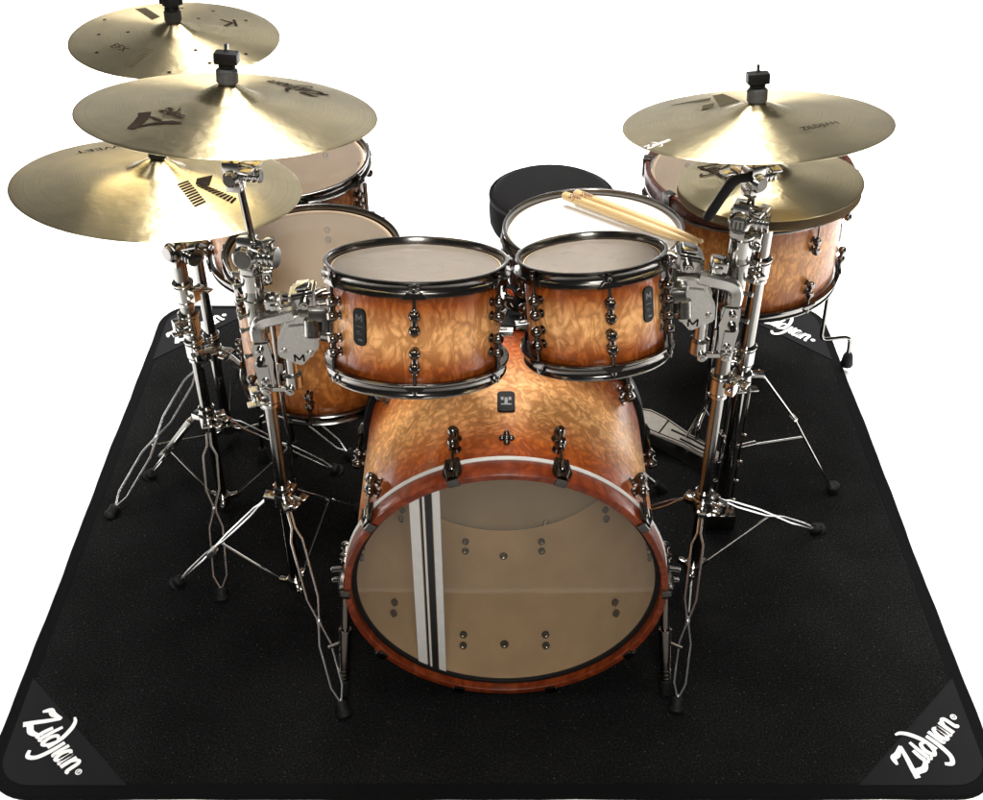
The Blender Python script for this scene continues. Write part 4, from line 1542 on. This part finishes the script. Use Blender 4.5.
for fx, fy, cl in ((.305, .125, 1), (-.05, .30, 0), (.12, -.26, 0)):
    d = V((fx, fy, 0)).normalized()
    if cl == 0 and fy < 0:
        continue
    bm = bmesh.new()
    hub = d * .045 + V((0, 0, .462))
    ft = V((fx, fy, .01))
    s = V((0, 0, 1)).cross(d)
    kn = hub.lerp(ft, .42) + V((0, 0, .02))
    for q in (-1, 1):
        tube(bm, [hub + s * q * .006, kn + s * q * .006, kn.lerp(ft, .18) + s * q * .003, ft + s * q * .002], .0026, 8)
    disc_cyl(bm, kn - s * .01, kn + s * .01, .006, 12)
    lg = obj("leg", bm, M_CHROME, hh)
    bm = bmesh.new()
    disc_cyl(bm, ft + V((0, 0, .018)), ft + V((d.x * .006, d.y * .006, -.009)), .016, 16, .004)
    obj("rubber_foot", bm, M_RUBBER, lg)
    bm = bmesh.new()
    tube(bm, [d * .02 + V((0, 0, .25)), kn.lerp(ft, .25)], .0024, 8)
    disc_cyl(bm, d * .018 + V((0, 0, .25)), d * .07 + V((0, 0, .247)), .0055, 12)
    obj("brace", bm, M_CHROME, lg)
# pull strips of the frame beside the tube
bm = bmesh.new()
for q in (-1, 1):
    tube(bm, [(q * .022, -.004, .03), (q * .022, -.004, .43)], .003, 8)
    for z in (.10, .16, .22, .30):
        disc_cyl(bm, (q * .02, -.006, z), (q * .03, -.012, z), .0045, 10)
box(bm, (0, 0, .035), (.07, .05, .05), None, .005)
obj("frame", bm, M_TUBE, hh)
# pedal: board from the stand towards the player
hd = V((-.142, .302, 0)).normalized()
ax = MX((V((0, 0, 1)).cross(hd) * -1, hd, V((0, 0, 1)))).transposed()
toe, heel = V((-.020, .215, .115)), V((-.150, .345, .045))
toe = V((.535, 2.345, .045)) - BH
heel = V((.398, 2.452, .06)) - BH
d = heel - toe
s = V((0, 0, 1)).cross(d).normalized()
up = d.cross(s).normalized()
if up.z < 0:
    up = -up
mx = MX.Translation(toe) @ MX((d.normalized(), s, up)).transposed().to_4x4()
Lb = d.length + .02
outl = [(-.06, -.020), (-.005, -.026), (.04, -.022), (.09, -.032), (.13, -.040), (Lb - .02, -.038), (Lb + .002, -.024), (Lb + .008, 0), (Lb + .002, .024), (Lb - .02, .038), (.13, .040), (.09, .032), (.04, .022), (-.005, .026), (-.06, .020)]
bm = bmesh.new()
prism(bm, outl, 0, .008, mx, .002)
fb = obj("footboard", bm, M_PEDAL, hh)
bm = bmesh.new()
inner = [(x * .96 + .002, y * .80) for x, y in outl]
ip = [mx @ V((x, y, .0088)) for x, y in inner]
tube(bm, ip + [ip[0]], .0014, 6)
tube(bm, [mx @ V((.115, -.031, .0088)), mx @ V((.108, .031, .0088))], .0022, 6)
tube(bm, [mx @ V((.09, -.004, .0088)), mx @ V((.03, -.010, .0088)), mx @ V((-.04, -.008, .0088))], .003, 6)
tube(bm, [mx @ V((.055, .010, .0088)), mx @ V((.0, .008, .0088)), mx @ V((-.04, .004, .0088))], .003, 6)
obj("board_groove", bm, M_PLASTIC, fb)
bm = bmesh.new()
for q in (-.028, .028):
    tube(bm, [mx @ V((Lb - .04, q, 0)), mx @ V((Lb - .03, q * 1.1, -.048))], .006, 8)
box(bm, (toe + heel) / 2 + V((0, 0, -.045)), (d.length + .05, .05, .006), MX((d.normalized(), s, up)).transposed(), .002)
obj("base_plate", bm, M_PLASTIC, hh)

# ------------------------------------------------------------------ throne
th = thing("drum_throne", "round black padded drum stool behind the snare drum", "stool", (.165, 2.93, 0))
bm = bmesh.new()
lathe(bm, [(0, .362), (.145, .362), (.163, .368), (.170, .385), (.172, .42), (.170, .452), (.160, .470), (.138, .480), (.06, .484), (0, .485)], 64)
seat = obj("seat", bm, M_VINYL, th)
bm = bmesh.new()
lathe(bm, [(.166, .456), (.1725, .459), (.1730, .462), (.1675, .465)], 64, closed=True)
obj("seat_piping", bm, M_RUBBER, seat)
bm = bmesh.new()
tube(bm, [(0, 0, .10), (0, 0, .365)], .016, 18)
disc_cyl(bm, (0, 0, .345), (0, 0, .364), .06, 24)
disc_cyl(bm, (0, 0, .21), (0, 0, .26), .023, 18)
obj("post", bm, M_CHROME, th)
for a in (80, 200, 320):
    e = V((math.cos(R_(a)), math.sin(R_(a)), 0))
    wire_leg(th, e * .025 + V((0, 0, .24)), e * .22 + V((0, 0, .001)), .012)

# ------------------------------------------------------------------ drumsticks lying on the snare
nS = tilt(-4, -1)
SD = V((.214, 2.209, .779))


def make_stick(label, butt, tip, zoff, tex=False):
    def onhead(x, y, dz):
        n = nS.col[2]
        z = SD.z - ((x - SD.x) * n.x + (y - SD.y) * n.y) / n.z
        return V((x, y, z + dz))
    a = onhead(*butt, zoff[0])
    b = onhead(*tip, zoff[1])
    d = b - a
    m = MX.Translation(a) @ frame_z(d).to_4x4()
    l = d.length
    bm = bmesh.new()
    lathe(bm, [(0, 0), (.0060, .0005), (.0092, .004), (.0096, .02), (.0096, l * .68), (.0082, l * .80), (.0058, l * .91), (.0042, l - .016), (.0040, l - .013), (.0054, l - .008), (.0052, l - .003), (.0024, l), (0, l + .0005)], 20)
    o = obj("drumstick", bm, M_STICK)
    o.matrix_world = m
    tag(o, label, "drumstick", "drumsticks on the snare")
    bm = bmesh.new()
    # print on the side facing up and to the camera
    q = m.to_3x3().inverted() @ V((0, -.55, 1))
    th0 = math.atan2(q.y, q.x)
    script(bm, lambda x, y: V((.00985 * math.cos(th0 + y / .0097), .00985 * math.sin(th0 + y / .0097), x)), (.022, -.004), 0, .011)
    obj("script_print", bm, M_REDINK, o, flat=True)
    return o


make_stick("wooden drumstick on the white snare head, its tip nearer the smaller tom", (.157, 2.340), (.415, 2.098), (.0108, .0082))
make_stick("wooden drumstick on the white snare head, its tip reaching farther past the rim", (.183, 2.350), (.428, 2.110), (.0108, .0082))
